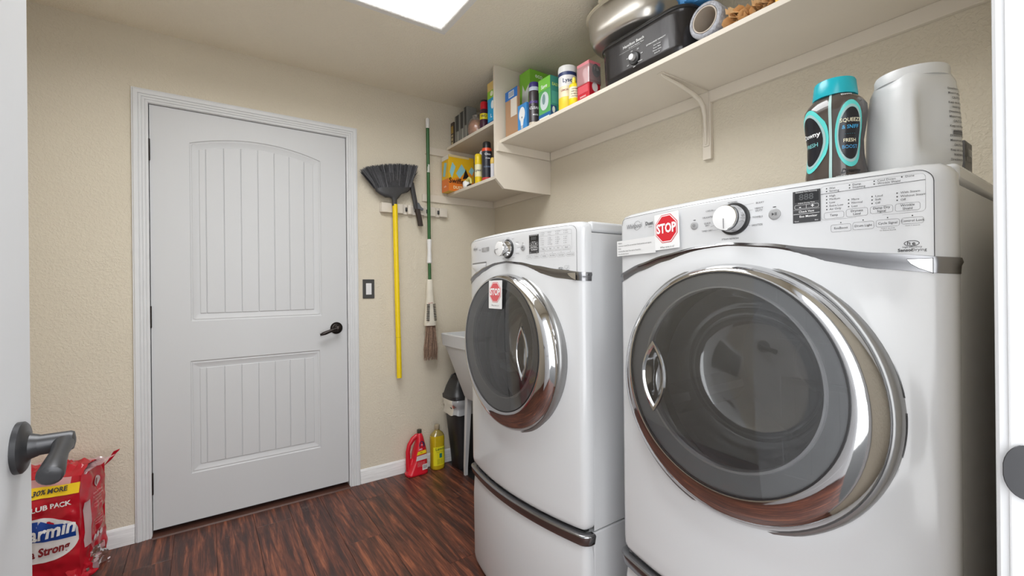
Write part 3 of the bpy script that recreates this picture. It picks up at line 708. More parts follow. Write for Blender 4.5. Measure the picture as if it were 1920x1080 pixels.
# stop cards and label --------------------------------------------------
def octagon(fn, r, m, mb, off): 
    mb.add([fn(r*math.cos(PI/8+k*PI/4), r*math.sin(PI/8+k*PI/4), off) for k in range(8)], [tuple(range(8))], m)
def stop_card(name, label, cx, cy, cz, w_, h_, r, fade, rot, tilt, zo):
    t = thing(name, label, 'sign', (cx, cy, cz)); t.rotation_euler = (rot, tilt, 0)
    # faces -x : a to the right is -y
    P_ = lambda a, b, o=0: (-o, -a, b)
    mb = MB(); mb.prism([(a, b) for a, b in rrect(w_/2, h_/2, .003, 3)], lambda a, b, q: P_(a, b, q), 0, .0012, cm((232, 232, 232), .35)); fixn(mb.build('card', t, smooth=0))
    mb = MB(); f = lambda a, b, o: P_(a, b+zo, o)
    octagon(f, r, cm(fade, .4), mb, .0016); octagon(f, r*.95, M_white, mb, .0019); octagon(f, r*.89, cm(fade, .4), mb, .0022)
    mb.text('STOP', r*.86, lambda a, b: f(a, b, .0026), M_white, .035, .78)
    mb.text('What time is it?', .0068*w_/.075, lambda a, b: f(a, b-r-.008, .0015), M_ink, 0, 1, shear=.2)
    mb.build('stop_print', t, smooth=0)
    return t
stop_card('stop_card', 'white card with red stop sign stuck on the dryer control panel', .97-Pf(-.155)-.0045, .518+.1555, 1.300, .076, .088, .037, (205, 34, 48), -.03, 0, .006).rotation_euler = (-.03, 0, -math.atan(2*BUL*.155/HW**2))
stop_card('stop_card', 'small faded red stop sign card hanging on the washer door glass', .93-.0985, 1.306-.008, 1.140, .083, .098, .038, (214, 92, 96), .17, 0, .008).rotation_euler = (.0, .02, 0)
t = thing('paper_label', 'white paper strip of small printed instructions on the dryer, left of the stop card', 'label', (.97-Pf(-.27)-.004, .518+.268, 1.270))
t.rotation_euler = (0, 0, -math.atan(2*BUL*.262/HW**2))
P_ = lambda a, b, o=0: (-o, -a, b)
fixn(MB().prism([(-.078, -.020), (.078, -.020), (.078, .022), (-.078, .022)], lambda a, b, q: P_(a, b, q), 0, .0008, cm((222, 222, 222), .5)).build('paper', t, smooth=0))
mb = MB()
for i, s in enumerate(('Washer:', 'Is the door closed? Do not overload. Check pockets and zippers', 'Dryer:', 'Is the lint filter clean? Turn dial to Timed Dry', 'Press the start button.')):
    mb.text(s, .0052, (lambda i: lambda a, b: P_(a-.072, b+.015-.0075*i, .0014))(i), M_ink, 0, 1, 'LEFT')
mb.build('lettering', t, smooth=0)
# ------------------------------------------------------------------ things on the dryer
DT = 1.3645
def ell_ring(cx, cy, z, rx, ry, pw=2.0, n=40, th=0):
    out = []
    for k in range(n):
        a = 2*PI*k/n; c, s = math.cos(a), math.sin(a)
        x_ = rx*math.copysign(abs(c)**(2/pw), c); y_ = ry*math.copysign(abs(s)**(2/pw), s)
        out.append((cx+x_*math.cos(th)-y_*math.sin(th), cy+x_*math.sin(th)+y_*math.cos(th), z))
    return out
bt = thing('scent_booster_bottle', 'dark brown bottle with teal screw cap and teal oval labels, on the dryer', 'bottle', (1.085, .374, DT), -.12)
M_bot = mat('dark_brown_glossy_bottle', (74, 66, 62), .12, var=.02, coat=.5)
KZ = .93
BP = [(z_*KZ, a_, b_) for z_, a_, b_ in [(0, .040, .046), (.004, .044, .050), (.03, .045, .052), (.07, .041, .047), (.10, .040, .046), (.13, .043, .050), (.16, .046, .0535), (.178, .045, .052), (.190, .040, .046), (.200, .034, .037), (.203, .032, .034)]]
mb = MB(); mb.loft([ell_ring(0, 0, z, a, b, 2.5) for z, a, b in BP], M_bot); mb.build('bottle_body', bt, smooth=60)
mb = MB(); Mc = mat('teal_cap', (22, 170, 186), .25, var=.01)
mb.lathe(0, 0, [(.0385, .187), (.039, .190), (.036, .218), (.0345, .221), (.032, .222), (.0315, .219), (.001, .218)], Mc, 40); mb.build('cap', bt, smooth=40)
def bsurf(th, z, off):
    for i in range(1, len(BP)):
        if z <= BP[i][0]: break
    t = (z-BP[i-1][0])/(BP[i][0]-BP[i-1][0]); a = BP[i-1][1]+(BP[i][1]-BP[i-1][1])*t+off; b = BP[i-1][2]+(BP[i][2]-BP[i-1][2])*t+off
    c, s = math.cos(th), math.sin(th)
    return (a*math.copysign(abs(c)**.8, c), b*math.copysign(abs(s)**.8, s), z)
def oval(mb, th0, z0, rt_, rz_, off, m, hole=0):
    n = 36; rr = [hole+(1-hole)*i/5 for i in range(6)]
    vs = [bsurf(th0+q*rt_*math.cos(2*PI*k/n), z0+q*rz_*math.sin(2*PI*k/n), off) for q in rr for k in range(n)]
    mb.add(vs, [(i*n+k, i*n+(k+1) % n, (i+1)*n+(k+1) % n, (i+1)*n+k) for i in range(5) for k in range(n)], m)
mb = MB()
for th0, left in ((PI*1.29, False), (PI*.845, True)):
    oval(mb, th0, .100, .60, .066, .0010, cm((92, 205, 200), .3), .0); oval(mb, th0, .100, .52, .057, .0014, cm((160, 190, 190), .3)); oval(mb, th0, .100, .47, .051, .0018, cm((24, 26, 34), .25))
    def tt(s, z, size, col, bold=.01):
        v, f = text2d(s, size, bold); mb.add([bsurf(th0+a*21, z+b, .0024) for a, b in v], f, cm(col, .4))
    if not left:
        tt('SQUEEZE', .126, .0100, (235, 228, 200)); tt('& SNIFF', .113, .0100, (70, 170, 220)); tt('FRESH', .087, .0100, (235, 228, 200)); tt('BOOST', .074, .0100, (70, 150, 200))
        v, f = text2d('- - - - -', .008, .02); mb.add([bsurf(th0+a*21, .100+b*.3, .0024) for a, b in v], f, cm((60, 170, 190), .4))
    else:
        tt('Downy', .112, .0135, (235, 235, 235), .02); tt('FRESH', .091, .0115, (120, 190, 190))
v, f = text2d('Downy', .013, .02, 1, 'CENTER', .3); mb.add([bsurf(PI*1.28+a*20, .026+b, .002) for a, b in v], f, cm((20, 22, 30), .3))
v, f = text2d('WEIGHTED FRAGRANCE', .004, .01); mb.add([bsurf(PI*1.25+a*20, .016+b, .002) for a, b in v], f, M_white)
v, f = text2d('Downy', .008, .02); mb.add([bsurf(PI*1.27+a*22, .181+b*.6, .002) for a, b in v], f, M_white)
# pale seam tape
vs = [bsurf(PI*1.055+da, .002+.19*i/20, .0012) for i in range(21) for da in (-.045, .045)]
mb.add(vs, [(2*i, 2*i+1, 2*i+3, 2*i+2) for i in range(20)], cm((168, 200, 198), .4))
mb.build('printed_sleeve', bt, smooth=60)

tb_ = thing('detergent_tub', 'big white plastic tub with ribbed lid and side grip, on the dryer', 'tub', (1.142, .266, DT), -.55); tb_.scale = (.86, .86, 1)
M_tub = mat('white_tub_plastic', (208, 209, 210), .32, var=.004)
def tubprof(z):
    z = z/.87; zs = [0, .006, .03, .10, .17, .205, .222, .228]; A = [.066, .071, .0745, .0740, .0705, .0665, .0600, .058]
    return interp(zs, A, z)
mb = MB(); rings = []
for i in range(31):
    z = .228*.87*i/30; a = tubprof(z); ring = []
    for (px__, py__, _) in ell_ring(0, 0, z, a, a*.96, 3.0, 64):
        # side grip recess on the -y face
        g = math.exp(-((px__+.018)/.026)**4)*math.exp(-((z-.103)/.058)**4) if py__ < 0 else 0
        ring.append((px__, py__+g*.016, z))
    rings.append(ring)
mb.loft(rings, M_tub); mb.build('tub_body', tb_, smooth=60)
mb = MB(); n = 120; rings = []
for r, z, rib in ((.0600, .1885, 0), (.0655, .190, 1), (.0655, .206, 1), (.0640, .210, 0), (.058, .2115, 0), (.001, .2115, 0)):
    rings.append([((r+(.0004 if (k % 2 and rib) else 0))*math.cos(2*PI*k/n)*1.0, (r+(.0004 if (k % 2 and rib) else 0))*.97*math.sin(2*PI*k/n), z) for k in range(n)])
mb.loft(rings, M_tub); mb.build('lid', tb_, smooth=30)
mb = MB()
def tubs(a, z, o=.0012):
    aa = tubprof(z); xx = .022+a
    yy = -aa*.96*(1-min(1, abs(xx/aa))**3)**(1/3.)
    g = math.exp(-((xx+.018)/.026)**4)*math.exp(-((z-.103)/.058)**4)
    return (xx, yy+g*.016-o, z)
for i in range(16):
    mb.text(('Directions for use', 'Measure and pour', 'CAUTION', 'Keep out of reach', 'WARNING')[i % 5], .006, (lambda i: lambda a, b: tubs(a+.015, .160-.0088*i+b))(i), M_inkl, .01)
mb.grid(6, 1, lambda a, b: tubs(.0+.030*a, .074+.007*b, .001), cm((110, 110, 112), .5))
mb.build('label_print', tb_, smooth=0)

# ------------------------------------------------------------------ box / can helpers 
def carton(name, label, cat, x0, x1, y0, y1, z0, z1, rgb, prints=(), texts=(), rz=0, group=None, rough=.45, bevel=.0012):
    """standing carton; prints: (face, a0,a1,b0,b1,rgb); face 'x' looks to -x (a runs left to right as seen), face 'y' looks to -y"""
    cx, cy = (x0+x1)/2, (y0+y1)/2; hx, hy, hh = (x1-x0)/2, (y1-y0)/2, z1-z0
    t = thing(name, label, cat, (cx, cy, z0), rz, group)
    MB().box(-hx, hx, -hy, hy, 0, hh, cm(rgb, rough)).build('carton', t, smooth=0, bevel=bevel)
    def at(face, a, b, o):
        if face == 'x': return (-hx-o, hy-2*hy*a, hh*b)
        return (-hx+2*hx*a, -hy-o, hh*b)
    if prints or texts:
        mb = MB(); o = .0006
        for pr in prints:
            face = pr[0]
            if len(pr) == 6:
                _, a0, a1, b0, b1, c = pr; vs = [(a0, b0), (a1, b0), (a1, b1), (a0, b1)]
            else: _, vs, c = pr
            mb.add([at(face, a, b, o) for a, b in vs], [tuple(range(len(vs)))], cm(c, rough)); o += .00015
        for (face, a, b, size, s, c) in texts:
            mb.text(s, size, (lambda face, a, b: lambda p, q: at(face, a+p/(2*(hy if face == 'x' else hx)), b+q/hh, .0022))(face, a, b), cm(c, .5), .02)
        mb.build('printed_face', t, smooth=0)
    return t
def ovl(ca, cb, ra, rb_, n=20): return [(ca+ra*math.cos(2*PI*k/n), cb+rb_*math.sin(2*PI*k/n)) for k in range(n)]
def can(name, label, cat, x_, y_, z0, secs, texts=(), group=None, n=28):
    """secs: list of (part name, profile, material)"""
    t = thing(name, label, cat, (x_, y_, z0), 0, group)
    for pn, prof, m in secs:
        MB().lathe(0, 0, prof, m, n).build(pn, t, smooth=40)
    if texts:
        mb = MB()
        for r, z, size, s, c, ang in texts:
            v, f = text2d(s, size, .02)
            # faces the doorway; a to the right
            mb.add([((r+.0008)*math.cos(ang+a/r), (r+.0008)*math.sin(ang+a/r), z+b) for a, b in v], f, cm(c, .4))
        mb.build('label_print', t, smooth=0)
    return t
AV = math.radians(232)      # direction from the shelf to the doorway
Z1 = SZ+.0003
carton('dryer_sheet_box', 'small grey box standing behind the white tub on the dryer', 'box', 1.262, 1.325, .212, .30, DT, 1.455, (112, 112, 114), [('y', .1, .9, .55, .95, (96, 96, 98))], [('y', .5, .74, .022, '100', (196, 196, 198)), ('y', .5, .35, .009, 'sheets', (170, 170, 172))])
# --- long shelf
carton('cardboard_box', 'brown cardboard box with blue top edge, against the shelf side panel', 'box', 1.383, 1.400, 1.921, 2.036, Z1, 2.236, (176, 138, 106),
    [('x', 0, 1, .80, 1, (40, 110, 190)), ('x', .28, .72, .84, .97, (226, 232, 240)), ('x', .45, .95, .42, .80, (222, 214, 202))]+[('x', .32+.05*i, .34+.05*i, .855, .955, (40, 60, 90)) for i in range(8)])
carton('tissue_carton', 'tall lime green carton with white tissue pictures, behind the bulb box', 'box', 1.468, 1.668, 1.922, 2.018, Z1, 2.352, (128, 196, 60),
    [('x', 0, 1, 0, .35, (150, 210, 50)), ('x', [(.2, .45), (.8, .5), (.9, .78), (.55, .7), (.3, .82)], (232, 238, 236)), ('y', [(.1, .3), (.4, .28), (.5, .62), (.3, .75), (.18, .6)], (235, 240, 238)), ('y', .55, .95, .4, .75, (92, 172, 50)), ('x', .05, .35, .04, .2, (240, 240, 240))],
    [('y', .3, .92, .035, 'eco', (235, 250, 225))])
carton('bulb_box', 'blue carton printed with a white light bulb', 'box', 1.374, 1.44, 1.831, 1.908, Z1, 2.118, (66, 142, 208),
    [('x', ovl(.5, .62, .34, .27), (236, 238, 238)), ('x', [(.28, .5), (.72, .5), (.62, .2), (.38, .2)], (236, 238, 238)), ('x', .39, .61, .08, .2, (196, 198, 200)), ('x', ovl(.5, .5, .05, .04, 8), (90, 90, 90))])
can('spray_can', 'dark spray can with purple cap, on the long shelf', 'can', 1.397, 1.795, Z1, [
    ('can_body', [(.024, 0), (.028, .003), (.028, .02)], cm((196, 186, 170), .4)), ('can_body', [(.028, .0202), (.028, .170), (.026, .180)], cm((62, 56, 60), .3)),
    ('shoulder', [(.0275, .1802), (.0275, .197), (.026, .199)], cm((190, 200, 220), .3)), ('cap', [(.0262, .1992), (.0262, .212), (.024, .224), (.012, .228), (.001, .229)], cm((54, 46, 120), .3))],
    [(.028, .09+.0*i, .018, 'CLEAN', (225, 225, 230), AV+.1) for i in range(1)]+[(.028, .12, .016, 'PLEDGE', (120, 90, 190), AV-.35), (.028, .055, .010, 'MULTI', (230, 230, 235), AV+.25)])
carton('recycling_bag_box', 'green and teal carton with silver bulb picture, beside the wipes', 'box', 1.377, 1.440, 1.642, 1.732, Z1, 2.183, (92, 170, 96),
    [('x', 0, 1, 0, .16, (40, 100, 160)), ('x', .05, .9, .04, .08, (225, 235, 225)), ('x', ovl(.5, .45, .36, .22), (200, 212, 214)), ('x', ovl(.45, .5, .14, .13, 10), (120, 150, 150)), ('x', 0, 1, .72, 1, (120, 196, 70)), ('y', 0, 1, 0, 1, (62, 142, 128)), ('y', 0, .6, .05, .3, (36, 76, 130)), ('y', .15, .85, .35, .64, (86, 166, 150)), ('y', ovl(.3, .2, .15, .08, 10), (220, 228, 230))],
    [('x', .5, .80, .026, 'Save', (240, 250, 235)), ('x', .5, .26, .012, 'reveal', (220, 230, 230)), ('y', .5, .8, .02, 'EASY', (210, 230, 120))])
can('wipes_canister', 'white wipes canister with yellow base and navy band', 'canister', 1.425, 1.572, Z1, [
    ('canister_body', [(.041, 0), (.043, .003), (.043, .070)], cm((238, 210, 60), .35)), ('canister_body', [(.0431, .0702), (.0431, .120)], cm((236, 222, 190), .35)), ('canister_body', [(.0431, .1202), (.0431, .170)], cm((236, 236, 236), .35)),
    ('band', [(.0433, .1702), (.0433, .186)], cm((44, 60, 110), .35)), ('lid', [(.0445, .1862), (.0445, .205), (.042, .217), (.035, .220), (.001, .221)], cm((240, 240, 240), .35))],
    [(.043, .145, .026, 'Lysol', (34, 44, 90), AV), (.043, .100, .012, 'LEMON', (150, 60, 40), AV-.4)])
can('yellow_bottle', 'small yellow bottle with white label, in front of the wipes canister', 'bottle', 1.392, 1.492, Z1, [
    ('bottle_body', [(.022, 0), (.0245, .003), (.0245, .035)], cm((244, 214, 30), .3)), ('label', [(.0247, .0352), (.0247, .085)], cm((238, 228, 196), .4)), ('shoulder', [(.0245, .0852), (.022, .100), (.009, .110), (.009, .118)], cm((244, 214, 30), .3)), ('nozzle', [(.009, .1182), (.010, .121), (.006, .135), (.001, .136)], cm((240, 225, 90), .3))],
    [(.0247, .075-.011*i, .007, s, (90, 80, 60), AV) for i, s in enumerate(('DANGER', 'KEEP OUT', 'OF REACH', 'CAUTION'))])
rbx = carton('baking_soda_box', 'red carton wrapped in pinkish clear plastic, next to the roaster', 'box', 1.384, 1.452, 1.388, 1.462, Z1, 2.150, (200, 30, 48),
    [('x', 0, 1, .48, 1, (226, 140, 150)), ('y', 0, 1, .52, 1, (222, 120, 132)), ('y', ovl(.62, .78, .36, .17), (36, 42, 56)), ('y', ovl(.5, .35, .26, .12), (240, 230, 230)), ('x', .08, .92, .22, .42, (216, 84, 96)), ('x', .1, .8, .02, .08, (236, 200, 200))],
    [('x', .5, .13, .010, 'BAKING', (240, 220, 220)), ('y', .62, .82, .020, '1 lb', (230, 230, 230))])
M_film = glassy('clear_plastic_film', (236, 226, 228), .12, .05, (235, 228, 228), .25)
mb = MB(); rings = []
for i in range(9):
    z = .075+.105*i/8; q = 1 if i < 7 else 1-.22*(i-6)
    rings.append([(a*q*(1+.05*noise.noise((a*60, b*60, z*40))), b*q*(1+.05*noise.noise((b*60, a*60, z*40+5))), z) for a, b in rrect(.0375, .041, .006, 3)])
mb.loft(rings, M_film, False, True); mb.build('plastic_wrap', rbx, smooth=60)

# roaster oven
ro = thing('roaster_oven', 'black electric roaster oven with a round front dial', 'roaster', (1.535, 1.120, Z1))
M_ro = mat('scuffed_black_enamel', (46, 44, 46), .26, .45, var=.25, vscale=40, stretch=(1, 3, .5), coat=.4)
def srect(hx, hy, r, z): return [(a, b, z) for a, b in rrect(hx, hy, r, 8)]
mb = MB(); mb.loft([srect(.150, .195, .06, .010), srect(.155, .202, .065, .014), srect(.158, .206, .07, .040), srect(.160, .210, .07, .150), srect(.163, .213, .07, .160)], M_ro); mb.build('roaster_body', ro, smooth=50)
mb = MB(); mb.loft([srect(.155, .198, .06, 0), srect(.157, .201, .06, .002), srect(.156, .199, .06, .012)], M_blackp); mb.build('base', ro, smooth=50)
mb = MB(); mb.loft([srect(.163, .213, .07, .160), srect(.167, .218, .075, .163), srect(.167, .218, .075, .170), srect(.160, .210, .07, .178), srect(.13, .19, .06, .182)], M_blackp); mb.build('lid_rim', ro, smooth=50)
A = Matrix.Translation((-.1595, .014, .066)) @ Matrix.Rotation(-PI/2, 4, 'Y')
mb = MB(); mb.lathe(0, 0, [(.024, -.002), (.0245, .004), (.022, .007), (.013, .008)], M_dark, 32, M=A); kd = mb.build('dial', ro, smooth=40)
mb = MB(); mb.lathe(0, 0, [(.0125, .006), (.012, .020), (.0105, .022), (.001, .0225)], M_steel, 24, M=A); mb.build('dial_cap', kd, smooth=40)
mb = MB(); RP = lambda a, b: (-.1612, -a+.014, b)
mb.text('Hamilton Beach', .016, lambda a, b: RP(a-.004, b+.128), M_white, .01); mb.text('22 Quart Roaster Oven', .0075, lambda a, b: RP(a+.010, b+.116), M_white)
mb.add([RP(-.075, .109), RP(.03, .109), RP(.03, .1095), RP(-.075, .1095)], [(0, 1, 2, 3)], M_white)
for k, s in enumerate(('250', '300', '350', '400', '450', 'WARM', 'OFF')):
    an = math.radians(210-50*k); mb.text(s, .0065, (lambda an: lambda a, b: RP(a+.036*math.cos(an), b+.066+.033*math.sin(an)))(an), M_white)
mb.text('EXTRA-LARGE CAPACITY', .0075, lambda a, b: RP(a+.100, b+.088), M_white, .01)
for i in range(4): mb.text(('28 lb Turkey', 'Roasts  Bakes', 'Warms  Slow Cooks', 'Serves'), .006, None, M_white) if False else mb.text(('28 lb Turkey', 'Roasts, Bakes', 'Warms, Cooks', 'Serves 30')[i], .006, (lambda i: lambda a, b: RP(a+.105, b+.074-.010*i))(i), M_white)
mb.build('lettering', ro, smooth=0)
# aluminium pot on the roaster
pt = thing('aluminium_roasting_pot', 'silver oval aluminium pot with cream handle, tilted on top of the roaster', 'pot', (1.490, 1.235, Z1+.199))
M_alu = mat('brushed_aluminium', (206, 202, 196), .28, .85, var=.04, vscale=20)
mb = MB(); mb.loft([ell_ring(0, 0, z, a, b, 2.8, 56) for z, a, b in ((0, .115, .150), (.003, .122, .158), (.010, .130, .168), (.05, .142, .184), (.10, .148, .192), (.125, .150, .195))], M_alu, True, False); mb.build('pot_body', pt, smooth=60)
mb = MB(); mb.loft([ell_ring(0, 0, z, a, b, 2.8, 56) for z, a, b in ((.125, .150, .195), (.126, .158, .204), (.133, .159, .205), (.136, .150, .196))], cm((214, 206, 184), .3), False, False)
mb.box(-.175, -.158, -.01, .05, .118, .134, cm((214, 206, 184), .3)); mb.build('lid_band', pt, smooth=50)
mb = MB(); mb.loft([ell_ring(0, 0, z, a, b, 2.8, 56) for z, a, b in ((.136, .152, .197), (.16, .14, .18), (.172, .10, .13), (.176, .01, .02))], glassy('clear_lid', (215, 220, 222), .05, .05), False, True); mb.build('clear_lid', pt, smooth=60)
pt.rotation_euler = (0, .12, .06)
# blue bag
def crumple(mb, cx, cy, cz, rx, ry, rz_, m, amp=.25, fr=3, seed=0, nu=36, nv=20, flatb=True, pw=1.0):
    def f(a, b):
        th = 2*PI*a; ph = -PI/2+PI*b; d = Vector((math.cos(ph)*math.cos(th), math.cos(ph)*math.sin(th), math.sin(ph)))
        q = 1+amp*noise.noise(d*fr+Vector((seed, seed*1.7, 0)))+amp*.5*abs(noise.noise(d*fr*2.6+Vector((seed, 0, 3))))
        z = d.z*rz_*q
        if flatb: z = max(z, -rz_*.80)
        return (cx+d.x*rx*q, cy+d.y*ry*q, cz+z)
    mb.grid(nu, nv, f, m, close_u=True)
mb = MB(); M_blue = mat('blue_plastic_bag', (78, 150, 214), .3, var=.2, vscale=50, bump=.5, bscale=60)
crumple(mb, 0, 0, .050, .055, .062, .062, M_blue, .3, 3, 4)
tag(mb.build('plastic_bag', smooth=50, loc=(1.455, .925, Z1+.1815)), 'crumpled blue plastic bag lying on the roaster', 'bag')
# bubble wrap roll, axis along x
br = thing('bubble_wrap_roll', 'silver bubble-wrap roll with an open core, lying beside the roaster', 'roll', (1.362, .832, Z1+.0605), 0)
M_bub = mat('bubble_wrap', (176, 178, 186), .2, var=.25, vscale=120, bump=1.0, bscale=160)
mb = MB(); n = 56; rings = []
def cr(r, x_, w_=1): return [(x_, r*math.cos(2*PI*k/n)*(1.0), r*math.sin(2*PI*k/n)*w_) for k in range(n)]
mb.loft([cr(.0425, .0), cr(.045, -.004), cr(.054, -.002), cr(.0580, .004), cr(.0580, .10), cr(.0580, .30), cr(.0425, .30)], M_bub, False, False)
# loose flap towards +y side bottom
mb.add([(0.0, -.02, -.0565), (.3, -.02, -.0565), (.3, -.054, -.0590), (.0, -.054, -.0590)], [(0, 1, 2, 3)], M_bub)
mb.build('bubble_wrap', br, smooth=50)
mb = MB(); mb.loft([cr(.0422, -.003), cr(.0422, .30), cr(.0385, .30), cr(.0385, -.003)], mat('grey_card_core', (188, 176, 162), .6), False, False); mb.add(cr(.0422, -.003)+cr(.0385, -.003), [(k, (k+1) % n, n+(k+1) % n, n+k) for k in range(n)], mat('grey_card_core', (188, 176, 162), .6)); mb.build('card_core', br, smooth=50)
# kraft paper bundles
M_kraft = mat('kraft_paper', (242, 204, 152), .7, var=.10, vscale=60)
def kraft(loc, label, seed, s, L_, rz):
    t = thing('paper_bag_bundle', label, 'paper bag', loc, rz, 'folded kraft paper bags'); rnd = random.Random(seed)
    mb = MB()
    for q in range(3):
        cy, cz = (q-1)*.030*s, .020*s+.016*s*(q == 1); n = 16; rings = []
        for i in range(8):
            x_ = L_*i/7; sc = 1.0+(.35*(1-i/2) if i < 2 else 0)
            rings.append([(x_+(.006*rnd.uniform(-1, 1) if i == 0 else 0), cy+.021*s*sc*math.cos(2*PI*k/n)*(1+.30*noise.noise((k*.7, i*.6, seed+q))), max(.0005, cz+.019*s*sc*math.sin(2*PI*k/n)*(1+.35*noise.noise((k*.7+9, i*.6, seed+q))))) for k in range(n)])
        mb.loft(rings, M_kraft, False, True)
    for q in range(5):
        a = rnd.uniform(-.03, .03)*s; b = rnd.uniform(.03, .05)*s
        mb.add([(-.004, a-.012, b-.014), (-.012, a+.010, b-.006), (-.006, a+.016, b+.018), (.03, a+.004, b+.012), (.03, a-.015, b)], [(0, 1, 2, 3, 4)], M_kraft)
    mb.build('folded_paper', t, smooth=15); return t
kraft((1.366, .728, Z1), 'crumpled brown paper bag bundle beside the bubble-wrap roll', 3, .85, .24, .0)
kraft((1.370, .652, Z1), 'rolled brown paper bag bundle nearest the yellow box', 8, .72, .24, .0)
carton('yellow_box', 'small yellow box at the cut-off end of the long shelf', 'box', 1.366, 1.46, .594, .616, Z1, 2.045, (236, 178, 30), [('x', .1, .9, .7, .95, (250, 210, 80))])

# --- upper corner shelf
Z2 = 2.098+.0003
carton('drill_case', 'dark case with yellow stickers, leftmost on the upper corner shelf', 'case', 1.372, 1.45, 2.634, 2.676, Z2, 2.262, (66, 56, 50), [('x', .15, .85, .55, .85, (170, 140, 60)), ('x', .2, .8, .08, .5, (196, 180, 140)), ('x', .25, .75, .2, .26, (90, 80, 60)), ('x', .25, .75, .36, .42, (90, 80, 60))])
for i, (ya, yb, zt, lab) in enumerate(((2.566, 2.626, 2.292, 'grey plastic case standing next to the dark drill case'), (2.506, 2.560, 2.296, 'grey plastic case in the middle of the three grey ones'), (2.462, 2.501, 2.312, 'tallest grey plastic case, next to the amber jar'))):
    t = carton('tool_case', lab, 'case', 1.374, 1.45, ya, yb, Z2, zt, (122, 122, 118), [('x', .70, .98, 0, .42, (170, 170, 164)), ('x', .35, .95, .44, .97, (52, 54, 56)), ('x', .1, .22, .05, .95, (150, 150, 146))], group='grey tool cases on the upper corner shelf', bevel=.006)
can('amber_jar', 'round amber jar in a crumpled clear bag, on the upper corner shelf', 'jar', 1.412, 2.398, Z2, [('jar_body', [(.038, 0), (.050, .01), (.057, .038), (.055, .068), (.042, .094), (.02, .106), (.001, .108)], mat('amber_plastic', (206, 138, 92), .2, var=.35, vscale=40)),
    ('clear_bag', [(.044, .001), (.058, .02), (.060, .07), (.048, .105), (.028, .120), (.03, .132)], glassy('bag_film', (235, 230, 225), .2, .05, (230, 225, 220), .18))])
can('blue_bottle', 'blue bottle with a white cap and yellow band, behind the amber jar', 'bottle', 1.52, 2.452, Z2, [('bottle_body', [(.030, 0), (.032, .004), (.032, .13)], cm((44, 84, 130), .3)), ('band', [(.0322, .1302), (.0322, .155)], cm((222, 206, 50), .3)), ('shoulder', [(.032, .1552), (.030, .175), (.018, .185)], cm((44, 84, 130), .3)), ('cap', [(.019, .1852), (.019, .208), (.016, .212), (.001, .213)], M_white)])
can('spray_can', 'purple-black spray can with a red cap, on the upper corner shelf', 'can', 1.400, 2.290, Z2, [('can_body', [(.024, 0), (.027, .003), (.027, .125), (.024, .132)], cm((70, 34, 56), .3)), ('label', [(.0273, .070), (.0273, .105)], cm((232, 214, 30), .3)), ('cap', [(.0235, .1322), (.0235, .172), (.020, .178)], cm((206, 26, 44), .3)), ('cap_tip', [(.020, .1782), (.019, .190), (.010, .193), (.001, .194)], M_dark)],
    [(.0275, .087, .020, 'WD', (30, 30, 60), AV)])
carton('blue_cleaner_box', 'narrow bright blue carton with green and yellow top, on the upper corner shelf', 'box', 1.366, 1.44, 2.120, 2.196, Z2, 2.342, (40, 160, 214), [('x', 0, 1, .80, 1, (226, 196, 120)), ('x', 0, 1, .62, .80, (150, 200, 60)), ('x', ovl(.6, .72, .2, .06, 12), (240, 245, 220)), ('x', ovl(.7, .45, .2, .10, 12), (230, 244, 250)), ('x', 0, 1, 0, .08, (24, 90, 150))], [('x', .55, .2, .03, 'L', (240, 250, 255))])
# --- lower corner shelf
Z3 = 1.787+.0003
carton('duster_box', 'orange and yellow duster refill box at the left end of the lower corner shelf', 'box', 1.302, 1.488, 2.574, 2.674, Z3, 2.020, (232, 184, 26),
    [('x', 0, 1, 0, .35, (226, 120, 50)), ('y', 0, 1, 0, .30, (228, 124, 44)), ('y', [(0, .30), (.5, .30), (1, .5), (1, .30), (1, .62), (.4, .42)], (240, 150, 40)),
     ('x', [(.15, .45), (.5, .42), (.75, .78), (.4, .82)], (140, 196, 206)), ('y', [(.03, .52), (.12, .36), (.26, .68), (.14, .80)], (150, 205, 215)), ('y', [(.28, .5), (.42, .36), (.66, .62), (.50, .78)], (150, 205, 215)), ('y', [(.78, .6), (.92, .5), (1, .66), (.9, .74)], (150, 205, 215)), ('y', [(.54, .36), (.80, .42), (.66, .66)], (30, 26, 28)), ('x', 0, 1, .88, 1, (224, 220, 210)), ('y', 0, .8, .94, 1, (216, 196, 150))],
    [('y', .34, .28, .046, 'Swiffer', (24, 22, 24)), ('y', .45, .10, .026, 'DUSTERS', (250, 235, 190)), ('x', .5, .14, .016, 'refills', (250, 220, 200))])
can('aerosol_can', 'bright yellow disinfectant spray can on the lower corner shelf', 'can', 1.392, 2.352, Z3, [('can_body', [(.020, 0), (.0225, .003), (.0225, .05)], cm((240, 208, 30), .3)), ('label', [(.0227, .0502), (.0227, .125)], cm((238, 232, 190), .3)), ('can_body', [(.0225, .1252), (.0225, .160)], cm((240, 208, 30), .3)), ('cap', [(.021, .1602), (.021, .185), (.017, .190), (.001, .191)], cm((244, 214, 40), .3))],
    [(.0227, .088, .020, 'Lysol', (40, 44, 90), AV)])
can('aerosol_can', 'tall black spray can with orange ring on the lower corner shelf', 'can', 1.402, 2.268, Z3, [('can_body', [(.028, 0), (.031, .003), (.031, .028)], cm((190, 60, 60), .3)), ('can_body', [(.0311, .0282), (.0311, .185)], cm((44, 46, 56), .25)), ('ring', [(.0305, .1852), (.0300, .203)], cm((226, 84, 50), .3)), ('cap', [(.025, .2032), (.025, .236), (.021, .243), (.001, .244)], M_blackp)],
    [(.0311, .165, .016, 'Clean', (235, 235, 240), AV+.3), (.0311, .14, .010, 'FOAM', (235, 235, 240), AV+.3), (.0311, .09, .012, 'CLEANER', (120, 140, 170), AV+.3)])
